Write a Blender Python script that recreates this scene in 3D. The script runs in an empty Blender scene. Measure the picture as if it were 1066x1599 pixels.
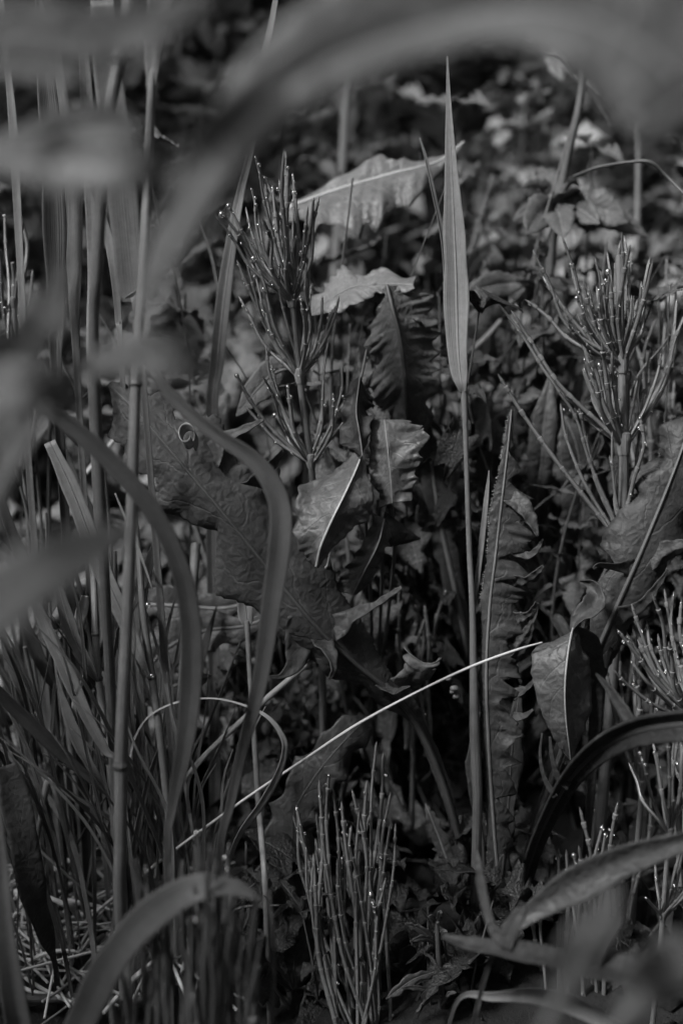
import bpy, math, random
import numpy as np
from mathutils import Vector, Matrix

random.seed(7)
RNG = np.random.default_rng(11)
SC = bpy.context.scene
COL = SC.collection

# ------------------------------------------------------------------ camera
CAM_H = 0.42
PITCH = math.radians(22.0)
cd = bpy.data.cameras.new('camera')
cam = bpy.data.objects.new('camera', cd)
COL.objects.link(cam)
SC.camera = cam
cam.location = (0, 0, CAM_H)
cam.rotation_euler = (math.radians(90) - PITCH, 0, 0)
cd.sensor_fit = 'VERTICAL'
cd.sensor_height = 36
cd.sensor_width = 24
cd.lens = 50
cd.clip_start = 0.01
cd.clip_end = 400
cd.dof.use_dof = True
cd.dof.focus_distance = 0.580
cd.dof.aperture_fstop = 5.4
cd.dof.aperture_blades = 9

# ------------------------------------------------------------------ light
SUN_EL, SUN_AZ = 52.0, -118.0      # azimuth measured from +Y towards +X
world = bpy.data.worlds.new('World')
SC.world = world
world.use_nodes = True
nt = world.node_tree
nt.nodes.clear()
sky = nt.nodes.new('ShaderNodeTexSky')
sky.sky_type = 'NISHITA'
sky.sun_disc = False
sky.sun_elevation = math.radians(SUN_EL)
sky.sun_rotation = math.radians(SUN_AZ)
sky.air_density = 1.0
sky.dust_density = 4.0
bw = nt.nodes.new('ShaderNodeRGBToBW')       # the photograph is black and white
bg = nt.nodes.new('ShaderNodeBackground')
bg.inputs['Strength'].default_value = 0.05
wo = nt.nodes.new('ShaderNodeOutputWorld')
nt.links.new(sky.outputs[0], bw.inputs[0])
nt.links.new(bw.outputs[0], bg.inputs['Color'])
nt.links.new(bg.outputs[0], wo.inputs['Surface'])

sd = bpy.data.lights.new('sun', 'SUN')
sd.energy = 1.5
sd.angle = math.radians(10)
sd.color = (1, 1, 1)
sun = bpy.data.objects.new('sun', sd)
COL.objects.link(sun)
_e, _a = math.radians(SUN_EL), math.radians(SUN_AZ)
sdir = Vector((math.sin(_a) * math.cos(_e), math.cos(_a) * math.cos(_e), math.sin(_e)))
sun.rotation_euler = sdir.to_track_quat('Z', 'Y').to_euler()
sun.location = sdir * 5

SC.view_settings.view_transform = 'Standard'
SC.view_settings.look = 'None'
SC.view_settings.gamma = 1.0
SC.view_settings.use_curve_mapping = False
SC.view_settings.exposure = 1.95
SC.cycles.use_adaptive_sampling = True
SC.cycles.adaptive_threshold = 0.02
SC.cycles.max_bounces = 6
SC.cycles.transmission_bounces = 5
SC.cycles.diffuse_bounces = 3
SC.cycles.glossy_bounces = 3
SC.cycles.transparent_max_bounces = 6

# ------------------------------------------------------------------ geometry helpers
FWD = np.array([0, math.cos(PITCH), -math.sin(PITCH)])
UPV = np.array([0, math.sin(PITCH), math.cos(PITCH)])
RGT = np.array([1.0, 0, 0])
CPOS = np.array([0, 0, CAM_H])
IW, IH = 1066.0, 1599.0


def mpp(d):
    return d * 0.72 / IH


def P(px, py, d):
    k = 0.72 / IH
    return CPOS + d * (FWD + RGT * ((px - IW / 2) * k) + UPV * ((IH / 2 - py) * k))


def ground_depth(py):
    s = (IH / 2 - py) / IH * 0.72
    return CAM_H / (math.sin(PITCH) - s * math.cos(PITCH))


def G(px, py, z=0.0):
    s = (IH / 2 - py) / IH * 0.72
    return P(px, py, (CAM_H - z) / (math.sin(PITCH) - s * math.cos(PITCH)))


def nrm(v):
    n = np.linalg.norm(v, axis=-1, keepdims=True)
    return v / np.maximum(n, 1e-12)


def catmull(pts, n):
    """Smooth resampling of an (k, m) array to n rows."""
    p = np.asarray(pts, float)
    k = len(p)
    if k == 1:
        return np.repeat(p, n, 0)
    ext = np.vstack([2 * p[0] - p[1], p, 2 * p[-1] - p[-2]])
    t = np.linspace(0, k - 1, n)
    i = np.minimum(t.astype(int), k - 2)
    f = (t - i)[:, None]
    a, b, c, d = ext[i], ext[i + 1], ext[i + 2], ext[i + 3]
    return 0.5 * (2 * b + (c - a) * f + (2 * a - 5 * b + 4 * c - d) * f ** 2 + (3 * b - a - 3 * c + d) * f ** 3)


def tangents(p):
    return nrm(np.gradient(p, axis=0))


class Geo:
    """Collects vertices, faces and UVs for one mesh."""

    def __init__(self):
        self.v, self.f, self.uv, self.n = [], [], [], 0

    def add(self, v, f, uv):
        v = np.asarray(v, float).reshape(-1, 3)
        self.v.append(v)
        self.uv.append(np.asarray(uv, float).reshape(-1, 2))
        f = np.asarray(f, int)
        self.f.append(f + self.n)
        self.n += len(v)
        return self

    def mesh(self, name, mat, origin):
        me = bpy.data.meshes.new(name)
        v = np.vstack(self.v) - np.asarray(origin)
        uv = np.vstack(self.uv)
        quads = [f for f in self.f if f.shape[1] == 4]
        tris = [f for f in self.f if f.shape[1] == 3]
        q = np.vstack(quads) if quads else np.zeros((0, 4), int)
        t = np.vstack(tris) if tris else np.zeros((0, 3), int)
        loops = np.concatenate([q.ravel(), t.ravel()])
        me.vertices.add(len(v))
        me.vertices.foreach_set('co', v.ravel().astype(np.float32))
        me.loops.add(len(loops))
        me.loops.foreach_set('vertex_index', loops.astype(np.int32))
        npoly = len(q) + len(t)
        me.polygons.add(npoly)
        st = np.concatenate([np.arange(len(q)) * 4, len(q) * 4 + np.arange(len(t)) * 3])
        me.polygons.foreach_set('loop_start', st.astype(np.int32))
        me.polygons.foreach_set('use_smooth', np.ones(npoly, bool))
        lay = me.uv_layers.new(name='UVMap')
        lay.data.foreach_set('uv', uv[loops].ravel().astype(np.float32))
        me.materials.append(mat)
        me.update(calc_edges=True)
        me.validate()
        return me


def grid_faces(nu, nv, off=0, flip=False):
    i, j = np.meshgrid(np.arange(nu - 1), np.arange(nv - 1), indexing='ij')
    a = (i * nv + j).ravel() + off
    f = np.stack([a, a + 1, a + nv + 1, a + nv], 1)
    return f[:, ::-1] if flip else f


def sheet(g, S, uv, thick, holes=()):
    """A closed thin slab around the surface grid S (nu, nv, 3)."""
    nu, nv, _ = S.shape
    du = np.gradient(S, axis=0)
    dv = np.gradient(S, axis=1)
    N = nrm(np.cross(dv, du))
    A = (S + N * thick * .5).reshape(-1, 3)
    B = (S - N * thick * .5).reshape(-1, 3)
    m = nu * nv
    top = grid_faces(nu, nv)
    if len(holes):
        c = uv.reshape(-1, 2)[top].mean(1)
        keep = np.ones(len(top), bool)
        for hu, hv, ru, rv in holes:            # eaten holes: (across, along) centre and radii
            ang = np.arctan2((c[:, 1] - hv) / rv, (c[:, 0] - hu) / ru)
            rr = np.hypot((c[:, 0] - hu) / ru, (c[:, 1] - hv) / rv)
            keep &= rr > 1 + .25 * np.sin(3 * ang + hu * 40) + .15 * np.sin(5 * ang)
        top = top[keep]
    f = [top, top[:, ::-1] + m]
    idx = np.arange(m).reshape(nu, nv)
    for e, fl in ((idx[:, 0], 0), (idx[:, -1], 1), (idx[0], 1), (idx[-1], 0)):
        q = np.stack([e[:-1], e[1:], e[1:] + m, e[:-1] + m], 1)
        f.append(q[:, ::-1] if fl else q)
    g.add(np.vstack([A, B]), np.vstack(f), np.vstack([uv.reshape(-1, 2)] * 2))


def tube(g, pts, rad, sides=8, ribs=0, rib_amp=0.0, cap=True):
    p = np.asarray(pts, float)
    n = len(p)
    rad = np.broadcast_to(np.asarray(rad, float), (n,))
    T = tangents(p)
    ref = np.array([0.3, -1, 0.2])
    A = nrm(np.cross(T, ref))
    B = np.cross(T, A)
    th = np.arange(sides) * 2 * math.pi / sides
    mod = 1 + rib_amp * np.cos(ribs * th) if ribs else np.ones(sides)
    V = p[:, None] + rad[:, None, None] * mod[None, :, None] * (A[:, None] * np.cos(th)[None, :, None] + B[:, None] * np.sin(th)[None, :, None])
    L = np.concatenate([[0], np.cumsum(np.linalg.norm(np.diff(p, axis=0), axis=1))])
    uv = np.stack(np.broadcast_arrays((th / (2 * math.pi))[None, :], (L / max(L[-1], 1e-9))[:, None]), -1)
    i, j = np.meshgrid(np.arange(n - 1), np.arange(sides), indexing='ij')
    a = (i * sides + j).ravel()
    b = (i * sides + (j + 1) % sides).ravel()
    g.add(V, np.stack([a, b, b + sides, a + sides], 1), uv)
    if cap:
        for r, flip in ((0, True), (n - 1, False)):
            c = p[r] + T[r] * (rad[r] * .5 * (1 if r else -1))
            ring = V[r]
            k = np.arange(sides)
            f = np.stack([k, (k + 1) % sides, np.full(sides, sides)], 1)
            g.add(np.vstack([ring, c]), f[:, ::-1] if flip else f, np.vstack([uv[r], uv[r, :1]]))
    return g


def frames(c, roll):
    T = tangents(c)
    V = nrm(CPOS - c)
    S = nrm(np.cross(T, V))
    N = np.cross(S, T)
    r = np.radians(roll)[:, None]
    return T, S * np.cos(r) + N * np.sin(r), N * np.cos(r) - S * np.sin(r)


def ribbon(g, ctrl, roll=0, fold=0.15, n=None, nv=9, thick=0.00022, ripple=0.0, rf=9):
    """ctrl rows: px, py, depth, width in px.  A grass blade or strap."""
    ctrl = np.asarray(ctrl, float)
    pos = np.array([P(*r[:3]) for r in ctrl])
    w = ctrl[:, 3] * np.array([mpp(x) for x in ctrl[:, 2]]) * .5
    n = n or max(14, 8 * len(ctrl))
    c = catmull(pos, n)
    w = np.maximum(catmull(w[:, None], n)[:, 0], 0.00012)
    roll = np.atleast_1d(np.asarray(roll, float))
    if len(roll) == 1:
        roll = np.repeat(roll, len(ctrl))
    elif len(roll) < len(ctrl):
        roll = np.concatenate([np.repeat(roll[:1], len(ctrl) - len(roll)), roll])
    rr = catmull(roll[:, None], n)[:, 0]
    rj = np.random.default_rng(int(abs(ctrl[0, 0] * 31 + ctrl[-1, 1] * 17)))
    w = w * (1 + catmull(rj.normal(0, .05, (14, 1)), n)[:, 0])          # uneven width and a slight twist
    rr = rr + catmull(rj.normal(0, 7, (7, 1)), n)[:, 0]
    return ribbon_world(g, c, w, rr, fold, nv, thick, ripple, rf)


def ribbon_world(g, c, w, rr, fold, nv, thick, ripple=0.0, rf=9):
    n = len(c)
    T, S, N = frames(c, rr)
    v = np.linspace(-1, 1, nv)
    u = np.linspace(0, 1, n)
    prof = fold * (np.abs(v) ** 1.3)
    rip = ripple * np.sin(2 * math.pi * (rf * u[:, None] + np.sign(v)[None] * .23)) * (v ** 2)[None]
    surf = c[:, None] + S[:, None] * (w[:, None] * v[None])[..., None] + N[:, None] * (w[:, None] * (prof[None] + rip))[..., None]
    uv = np.stack(np.broadcast_arrays((v * .5 + .5)[None], u[:, None]), -1)
    sheet(g, surf, uv, thick)
    return c


def lobes(u, k, depth, sharp=1.6, jit=0.0, seed=0, teeth=0.0, tk=60):
    """Margin multiplier along a leaf edge: uneven bays between pointed lobes, no two alike."""
    r = np.random.default_rng(seed)
    gaps = r.uniform(.45, 1.6, k + 2) if jit else np.ones(k + 2)
    c = np.cumsum(gaps)
    c = (c - c[0] - r.uniform(0, .8)) / (c[-2] - c[0])
    i = np.clip(np.searchsorted(c, u, side='right') - 1, 0, k)
    fr = np.clip((u - c[i]) / np.maximum(c[i + 1] - c[i], 1e-6), 0, 1)
    skew = r.uniform(.5, 1.9, k + 2)[i]
    fr = fr ** skew
    shp = np.abs(2 * fr - 1) ** (sharp * r.uniform(.8, 1.7, k + 2)[i])
    dep = depth * r.uniform(.35, 1.25, k + 2)[i]
    peak = r.uniform(-.12, .14, k + 3) * (depth > .1)
    pk = peak[i] * (1 - fr) + peak[i + 1] * fr
    f = 1 + pk - dep * (1 - shp)
    if teeth:
        ph = np.cumsum(r.uniform(.3, 1.7, len(u))) * tk / len(u)
        f = f + teeth * (np.abs(2 * (ph % 1) - 1) - .5) * np.interp(u, np.linspace(0, 1, 12), r.uniform(.2, 1.5, 12))
    return np.maximum(f, .05)


def loft(g, left, mid, right, n=110, nv=8, camber=0.12, thick=0.00035, ripple=0.0, rf=7, fl=None, fr=None, sweep=0.0, seed=0, pucker=.035, holes=()):
    """Leaf surface through three rails given in (px, py, depth)."""
    q = [catmull([P(*r) for r in rail], n) for rail in (left, mid, right)]
    l, m, r = q
    u = np.linspace(0, 1, n)
    T = tangents(m)
    fl = np.ones(n) if fl is None else fl(u)
    fr = np.ones(n) if fr is None else fr(u)
    t = np.linspace(0, 1, nv)
    rg = np.random.default_rng(seed or int(abs(mid[0][0] * 13 + mid[1][1] * 7 + left[1][0] * 3)))
    ph = rg.uniform(0, 6.28, 4)
    asp = np.linalg.norm(np.diff(m, axis=0), axis=1).sum() / max(np.linalg.norm(l - m, axis=1).max(), 1e-4)
    pk = []
    for k in range(12):                      # wrinkles of many sizes and directions
        fq, di = rg.uniform(2.0, 9.0), rg.uniform(0, 2 * math.pi)
        pk.append((fq * math.cos(di) * asp, fq * math.sin(di), rg.uniform(0, 6.28), rg.uniform(-.6, .6), 2.2 / fq))
    sides = []
    for e, f, s in ((l, fl, -1), (r, fr, 1)):
        off = e - m
        wl = np.linalg.norm(off, axis=1)
        N = nrm(np.cross(off * s, T))
        base = off * f[:, None]
        pts = m[:, None] + base[:, None] * t[None, :, None]
        pts = pts + T[:, None] * (sweep * (wl * (f - f.mean()))[:, None] * (t ** 2)[None])[..., None]
        kn = max(4, int(rf * 2.2))
        wob = catmull(rg.normal(0, .9, (kn, 1)), n)[:, 0] + .45 * catmull(rg.normal(0, .9, (kn * 3, 1)), n)[:, 0]
        hgt = camber * (wl * f)[:, None] * (4 * t * (1 - t) * .5 + .35 * t)[None] + ripple * (wl * wob)[:, None] * (t ** 2.2)[None]
        pkz = sum(am * np.sin(a * u[:, None] + s * b * t[None] + c + 1.5 * np.sin(d * 9 * t[None] + 7 * d * u[:, None] * asp)) for a, b, c, d, am in pk) / 2.2
        hgt = hgt + pucker * np.minimum(wl * f, .03)[:, None] * pkz * np.sqrt(t)[None]
        pts = pts + N[:, None] * hgt[..., None]
        sides.append(pts)
    S = np.concatenate([sides[0][:, ::-1], sides[1][:, 1:]], 1)
    vv = np.concatenate([.5 - t[::-1] * .5, .5 + t[1:] * .5])
    uv = np.stack(np.broadcast_arrays(vv[None], u[:, None]), -1)
    sheet(g, S, uv, thick, holes)
    return m, S


def drop_geo(g, c, r, squash=1.0):
    nu, nv = 7, 10
    th = np.linspace(0.02, math.pi - .02, nu)
    ph = np.arange(nv) * 2 * math.pi / nv
    X = np.stack([np.sin(th)[:, None] * np.cos(ph)[None], np.sin(th)[:, None] * np.sin(ph)[None], np.broadcast_to(np.cos(th)[:, None] * squash, (nu, nv))], -1)
    i, j = np.meshgrid(np.arange(nu - 1), np.arange(nv), indexing='ij')
    a = (i * nv + j).ravel()
    b = (i * nv + (j + 1) % nv).ravel()
    f = np.stack([a, a + nv, b + nv, b], 1)
    g.add(np.asarray(c) + r * X, f, np.zeros((nu * nv, 2)))


def empty(name, loc, label, cat, group=None):
    o = bpy.data.objects.new(name, None)
    o.empty_display_size = 0.02
    COL.objects.link(o)
    o.location = loc
    o['label'] = label
    o['category'] = cat
    if group:
        o['group'] = group
    return o


def obj(name, g, mat, parent=None, label=None, cat=None, group=None, kind=None, origin=None):
    """One mesh object; a part sits in its parent's space."""
    if origin is None:
        if parent is None:
            origin = np.zeros(3)
        else:
            w = Vector(parent.location)
            if parent.parent:
                w = w + parent.parent.location
            origin = np.array(w)
    me = g.mesh(name, mat, origin)
    o = bpy.data.objects.new(name, me)
    COL.objects.link(o)
    if parent is not None:
        o.parent = parent
    else:
        o.location = origin
    for k, v in (('label', label), ('category', cat), ('group', group), ('kind', kind)):
        if v:
            o[k] = v
    return o


def root_down(ctrl, lean=0.25, w=None):
    """Carry the lower end (last row) of a path on into the ground."""
    ctrl = [list(r) for r in ctrl]
    p = P(*ctrl[-1][:3])
    q = P(*ctrl[-2][:3])
    if p[2] < 0.004:
        return ctrl
    dirv = nrm(p - q)
    dirv = nrm(dirv * lean + np.array([0, 0, -1.0]))
    steps = 2
    L = (p[2] + .008) / -dirv[2]
    for k in range(1, steps + 1):
        x = p + dirv * L * k / steps
        rel = x - CPOS
        d = rel @ FWD
        ctrl.append([IW / 2 + (rel @ RGT) / d / (0.72 / IH), IH / 2 - (rel @ UPV) / d / (0.72 / IH), d] + list(w if w is not None else ctrl[-1][3:]))
    return ctrl


# ------------------------------------------------------------------ materials
class NT:
    def __init__(self, name):
        self.m = bpy.data.materials.new(name)
        self.m.use_nodes = True
        self.t = self.m.node_tree
        self.t.nodes.clear()

    def n(self, kind, **kw):
        o = self.t.nodes.new(kind)
        for k, v in kw.items():
            if k.startswith('_'):
                setattr(o, k[1:], v)
            else:
                o.inputs[k.replace('__', ' ')].default_value = v
        return o

    def l(self, a, b):
        self.t.links.new(a, b)

    def math(self, op, a, b=None, c=None, clamp=False):
        o = self.t.nodes.new('ShaderNodeMath')
        o.operation = op
        o.use_clamp = clamp
        for i, x in enumerate((a, b, c)):
            if x is None:
                continue
            if isinstance(x, (int, float)):
                o.inputs[i].default_value = x
            else:
                self.l(x, o.inputs[i])
        return o.outputs[0]

    def ramp(self, x, a, b):
        o = self.t.nodes.new('ShaderNodeMapRange')
        o.interpolation_type = 'SMOOTHSTEP'
        self.l(x, o.inputs['Value'])
        o.inputs['From Min'].default_value = a
        o.inputs['From Max'].default_value = b
        return o.outputs[0]

    def noise(self, vec, scale, detail=4, rough=.55):
        o = self.n('ShaderNodeTexNoise', Scale=scale, Detail=detail, Roughness=rough)
        self.l(vec, o.inputs['Vector'])
        return o.outputs[0]


def foliage(name, base, kind='leaf', rough=.48, spec=.35, trans=.22, var=.35, vein=.45, K=9, bump=None, cheap=False):
    bump = bump if bump is not None else (.34 if kind == 'leaf' else .35)
    n = NT(name)
    tc = n.n('ShaderNodeTexCoord')
    sp = n.n('ShaderNodeSeparateXYZ')
    n.l(tc.outputs['UV'], sp.inputs[0])
    x, y = sp.outputs[0], sp.outputs[1]
    ob = tc.outputs['Object']
    rnd = n.n('ShaderNodeObjectInfo').outputs['Random']
    if cheap:                                   # shared unit leaves: object space is one leaf long
        n1 = n.noise(ob, 3.5, 2)
        n2 = n.noise(ob, 22, 2, .6)
    else:
        n1 = n.noise(ob, 42, 2)
        n2 = n.noise(ob, 380, 3, .65)
    if kind == 'leaf':
        a = n.math('MULTIPLY', n.math('ABSOLUTE', n.math('SUBTRACT', x, .5)), 2.0)
        s = n.math('ADD', n.math('SUBTRACT', n.math('MULTIPLY', y, float(K)), n.math('MULTIPLY', n.math('POWER', a, 1.25), 1.5)), n.math('MULTIPLY', n1, .9))
        w = n.math('ABSOLUTE', n.math('SUBTRACT', n.math('FRACT', s), .5))
        sv = n.math('MULTIPLY', n.ramp(w, .06, .0), n.ramp(a, 1.0, .55))
        if cheap:
            mr = n.ramp(a, .08, .0)
            lines = n.math('ADD', n.math('MULTIPLY', sv, .7), mr)
            h = n.math('ADD', n.math('MULTIPLY', lines, -.6), n.math('MULTIPLY', n2, 1.2))
            patch = n2
        else:
            vo = n.n('ShaderNodeTexVoronoi', Scale=260.0, _feature='DISTANCE_TO_EDGE')
            wv = n.n('ShaderNodeVectorMath', _operation='ADD')
            sc = n.n('ShaderNodeVectorMath', _operation='SCALE')
            nz = n.n('ShaderNodeTexNoise', Scale=160.0, Detail=1.0)
            n.l(ob, nz.inputs['Vector'])
            n.l(nz.outputs['Color'], sc.inputs[0])
            sc.inputs['Scale'].default_value = .004
            n.l(ob, wv.inputs[0])
            n.l(sc.outputs[0], wv.inputs[1])
            n.l(wv.outputs[0], vo.inputs['Vector'])
            net = n.ramp(vo.outputs['Distance'], .10, .0)
            lines = n.math('ADD', n.math('MULTIPLY', sv, .7), n.math('MULTIPLY', net, .28))
            dome = n.ramp(vo.outputs['Distance'], .0, .5)
            h = n.math('ADD', n.math('MULTIPLY', dome, .9), n.math('ADD', n.math('MULTIPLY', sv, -.6), n.math('MULTIPLY', n2, 1.1)))
            # dull bloom and pale scars of uneven shape
            patch = n.noise(ob, 105, 4, .7)
    else:
        fx = n.n('ShaderNodeCombineXYZ')
        n.l(n.math('MULTIPLY', x, float(K)), fx.inputs[0])
        n.l(n.math('MULTIPLY', y, 1.2), fx.inputs[1])
        n.l(n.math('MULTIPLY', rnd, 37.0), fx.inputs[2])
        st = n.noise(fx.outputs[0], 1.6, 3, .6)
        w = n.math('ABSOLUTE', n.math('SUBTRACT', n.math('FRACT', n.math('MULTIPLY', x, float(K))), .5))
        lines = n.math('ADD', n.math('MULTIPLY', n.ramp(w, .18, .0), .5), n.math('MULTIPLY', n.math('SUBTRACT', st, .5), 1.6))
        h = n.math('ADD', n.math('MULTIPLY', lines, .8), n.math('MULTIPLY', n2, .25))
        patch = None
    lum = n.math('ADD', 1.0, n.math('MULTIPLY', n.math('SUBTRACT', n1, .5), var * 2))
    lum = n.math('ADD', lum, n.math('MULTIPLY', n.math('SUBTRACT', n2, .5), var * 1.6))
    lum = n.math('MULTIPLY', lum, n.math('ADD', .78, n.math('MULTIPLY', rnd, .44)))
    lum = n.math('MULTIPLY', lum, n.math('ADD', 1.0, n.math('MULTIPLY', lines, vein)))
    if patch is not None:
        lum = n.math('MULTIPLY', lum, n.math('ADD', .78, n.math('MULTIPLY', n.ramp(patch, .5, .75), .7)))
        lum = n.math('MULTIPLY', lum, n.math('SUBTRACT', 1.0, n.math('MULTIPLY', n.ramp(patch, .40, .26), .55)))
    col = n.math('MAXIMUM', n.math('MULTIPLY', lum, base), .004)
    rg = n.n('ShaderNodeCombineColor')
    for i in range(3):
        n.l(col, rg.inputs[i])
    bp = n.n('ShaderNodeBump', Strength=bump, Distance=.06 if cheap else .0009)
    n.l(h, bp.inputs['Height'])
    pb = n.n('ShaderNodeBsdfPrincipled', Roughness=rough)
    pb.inputs['Specular IOR Level'].default_value = spec
    n.l(rg.outputs[0], pb.inputs['Base Color'])
    n.l(bp.outputs[0], pb.inputs['Normal'])
    rf = n.math('ADD', rough - .12, n.math('MULTIPLY', n1, .24))
    n.l(rf, pb.inputs['Roughness'])
    out = n.n('ShaderNodeOutputMaterial')
    if trans > 0:
        tr = n.n('ShaderNodeBsdfTranslucent')
        n.l(rg.outputs[0], tr.inputs['Color'])
        n.l(bp.outputs[0], tr.inputs['Normal'])
        mx = n.n('ShaderNodeMixShader', Fac=trans)
        n.l(pb.outputs[0], mx.inputs[1])
        n.l(tr.outputs[0], mx.inputs[2])
        n.l(mx.outputs[0], out.inputs[0])
    else:
        n.l(pb.outputs[0], out.inputs[0])
    return n.m


def soil_mat():
    n = NT('soil')
    tc = n.n('ShaderNodeTexCoord')
    ob = tc.outputs['Object']
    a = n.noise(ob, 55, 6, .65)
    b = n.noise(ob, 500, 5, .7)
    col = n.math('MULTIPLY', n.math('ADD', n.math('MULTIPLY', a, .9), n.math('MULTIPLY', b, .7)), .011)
    rg = n.n('ShaderNodeCombineColor')
    for i in range(3):
        n.l(col, rg.inputs[i])
    bp = n.n('ShaderNodeBump', Strength=.9, Distance=.004)
    n.l(n.math('ADD', a, n.math('MULTIPLY', b, .5)), bp.inputs['Height'])
    pb = n.n('ShaderNodeBsdfPrincipled', Roughness=.85)
    n.l(rg.outputs[0], pb.inputs['Base Color'])
    n.l(bp.outputs[0], pb.inputs['Normal'])
    out = n.n('ShaderNodeOutputMaterial')
    n.l(pb.outputs[0], out.inputs[0])
    return n.m


def water_mat():
    n = NT('dew')
    pb = n.n('ShaderNodeBsdfPrincipled', Roughness=.02, IOR=1.33)
    pb.inputs['Transmission Weight'].default_value = 1.0
    pb.inputs['Base Color'].default_value = (1, 1, 1, 1)
    gl = n.n('ShaderNodeBsdfGlossy', Roughness=.28)
    gl.inputs['Color'].default_value = (1, 1, 1, 1)
    mx = n.n('ShaderNodeMixShader', Fac=.22)
    n.l(pb.outputs[0], mx.inputs[1])
    n.l(gl.outputs[0], mx.inputs[2])
    out = n.n('ShaderNodeOutputMaterial')
    n.l(mx.outputs[0], out.inputs[0])
    return n.m


M = dict(
    leaf=foliage('leaf_mid', .085, vein=.5),
    leaf_dark=foliage('leaf_dark', .042, vein=.3, trans=.12, spec=.25, rough=.55),
    leaf_arching=foliage('leaf_arching', .07, vein=.5, var=.6, K=5),
    leaf_deep=foliage('leaf_deep', .058, vein=.3, trans=.12, spec=.3, rough=.52),
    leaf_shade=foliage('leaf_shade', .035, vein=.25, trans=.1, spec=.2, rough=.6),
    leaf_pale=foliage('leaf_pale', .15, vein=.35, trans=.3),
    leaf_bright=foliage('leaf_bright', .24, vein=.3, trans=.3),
    leaf_soft=foliage('leaf_soft', .11, vein=.4, trans=.25, K=6),
    grass_mid=foliage('grass_mid', .06, 'grass', K=11, vein=.35, trans=.2),
    grass=foliage('grass', .13, 'grass', K=11, vein=.35, trans=.25, rough=.42),
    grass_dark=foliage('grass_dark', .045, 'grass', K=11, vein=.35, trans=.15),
    grass_pale=foliage('grass_pale', .175, 'grass', K=12, vein=.3, trans=.3, rough=.4),
    culm=foliage('culm', .125, 'grass', K=10, vein=.3, trans=.0, rough=.38),
    straw=foliage('straw', .45, 'grass', K=8, vein=.45, trans=.1, rough=.5),
    straw_old=foliage('straw_old', .22, 'grass', K=8, vein=.5, trans=.1, rough=.6),
    horse_dark=foliage('horsetail_dark', .055, 'grass', K=9, vein=.35, trans=.0, rough=.4, spec=.4, bump=.3),
    horse=foliage('horsetail', .12, 'grass', K=9, vein=.35, trans=.0, rough=.35, spec=.5, bump=.3),
    sheath=foliage('horsetail_sheath', .13, 'grass', K=9, vein=.3, trans=.0, rough=.5),
    rib=foliage('midrib', .14, 'grass', K=5, vein=.3, trans=.0, rough=.42),
    rib_dark=foliage('midrib_dark', .05, 'grass', K=5, vein=.3, trans=.0, rough=.5),
    rib_pale=foliage('midrib_pale', .32, 'grass', K=5, vein=.2, trans=.0, rough=.42),
    stem=foliage('herb_stem', .07, 'grass', K=6, vein=.3, trans=.0),
    bristle=foliage('bristle', .25, 'grass', K=2, vein=.1, trans=.1),
    soil=soil_mat(), dew=water_mat(),
)
for _k, _b in (('leaf', .085), ('leaf_dark', .045), ('leaf_shade', .032), ('leaf_pale', .15), ('leaf_soft', .11), ('leaf_bright', .28)):
    M['far_' + _k] = foliage('far_' + _k, _b, cheap=True, trans=.22, var=.5, K=6)

# ------------------------------------------------------------------ ground
def ground():
    def axis(lo, hi, n, p):
        t = np.linspace(-1, 1, n)
        s = np.sign(t) * np.abs(t) ** p
        return np.where(s < 0, -s * lo, s * hi)
    xs = axis(-60, 60, 241, 5.0)
    ys = .62 + axis(-40, 120, 261, 5.0)
    X, Y = np.meshgrid(xs, ys, indexing='ij')
    r = np.random.default_rng(3)
    Z = np.zeros_like(X)
    near = np.exp(-((X / 1.3) ** 2 + ((Y - .7) / 1.3) ** 2))
    for k in range(40):
        f = 12 * 1.09 ** k
        a = r.uniform(0, 6.28)
        Z += near * .05 / f * np.sin(f * (X * math.cos(a) + Y * math.sin(a)) + r.uniform(0, 6.28))
    t = np.clip((Y - 1.45) / 3.0, 0, 1)
    Z += .35 * t * t * (3 - 2 * t)
    S = np.stack([X, Y, Z], -1)
    g = Geo()
    g.add(S, grid_faces(len(xs), len(ys), 0, True), np.stack([X, Y], -1))
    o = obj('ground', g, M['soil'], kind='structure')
    return o


ground()


def crumbs():
    """Loose soil crumbs, one uncountable mass."""
    g = Geo()
    r = np.random.default_rng(5)
    oct_v = np.array([[1, 0, 0], [-1, 0, 0], [0, 1, 0], [0, -1, 0], [0, 0, 1], [0, 0, -1.]])
    oct_f = np.array([[0, 2, 4], [2, 1, 4], [1, 3, 4], [3, 0, 4], [2, 0, 5], [1, 2, 5], [3, 1, 5], [0, 3, 5]])
    for k in range(2200):
        x, y = r.uniform(-.28, .28), r.uniform(.45, 1.0)
        s = r.lognormal(-6.7, .55)
        v = oct_v * s * r.uniform(.6, 1.3, (6, 3)) + np.array([x, y, s * .2])
        g.add(v, oct_f, np.zeros((6, 2)))
    obj('soil_crumbs', g, M['soil'], label='dark soil crumbs scattered over the ground', cat='soil', kind='stuff')


crumbs()

# ------------------------------------------------------------------ grass
GRASS_GROUP = 'grass stalks of the clump'


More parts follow.
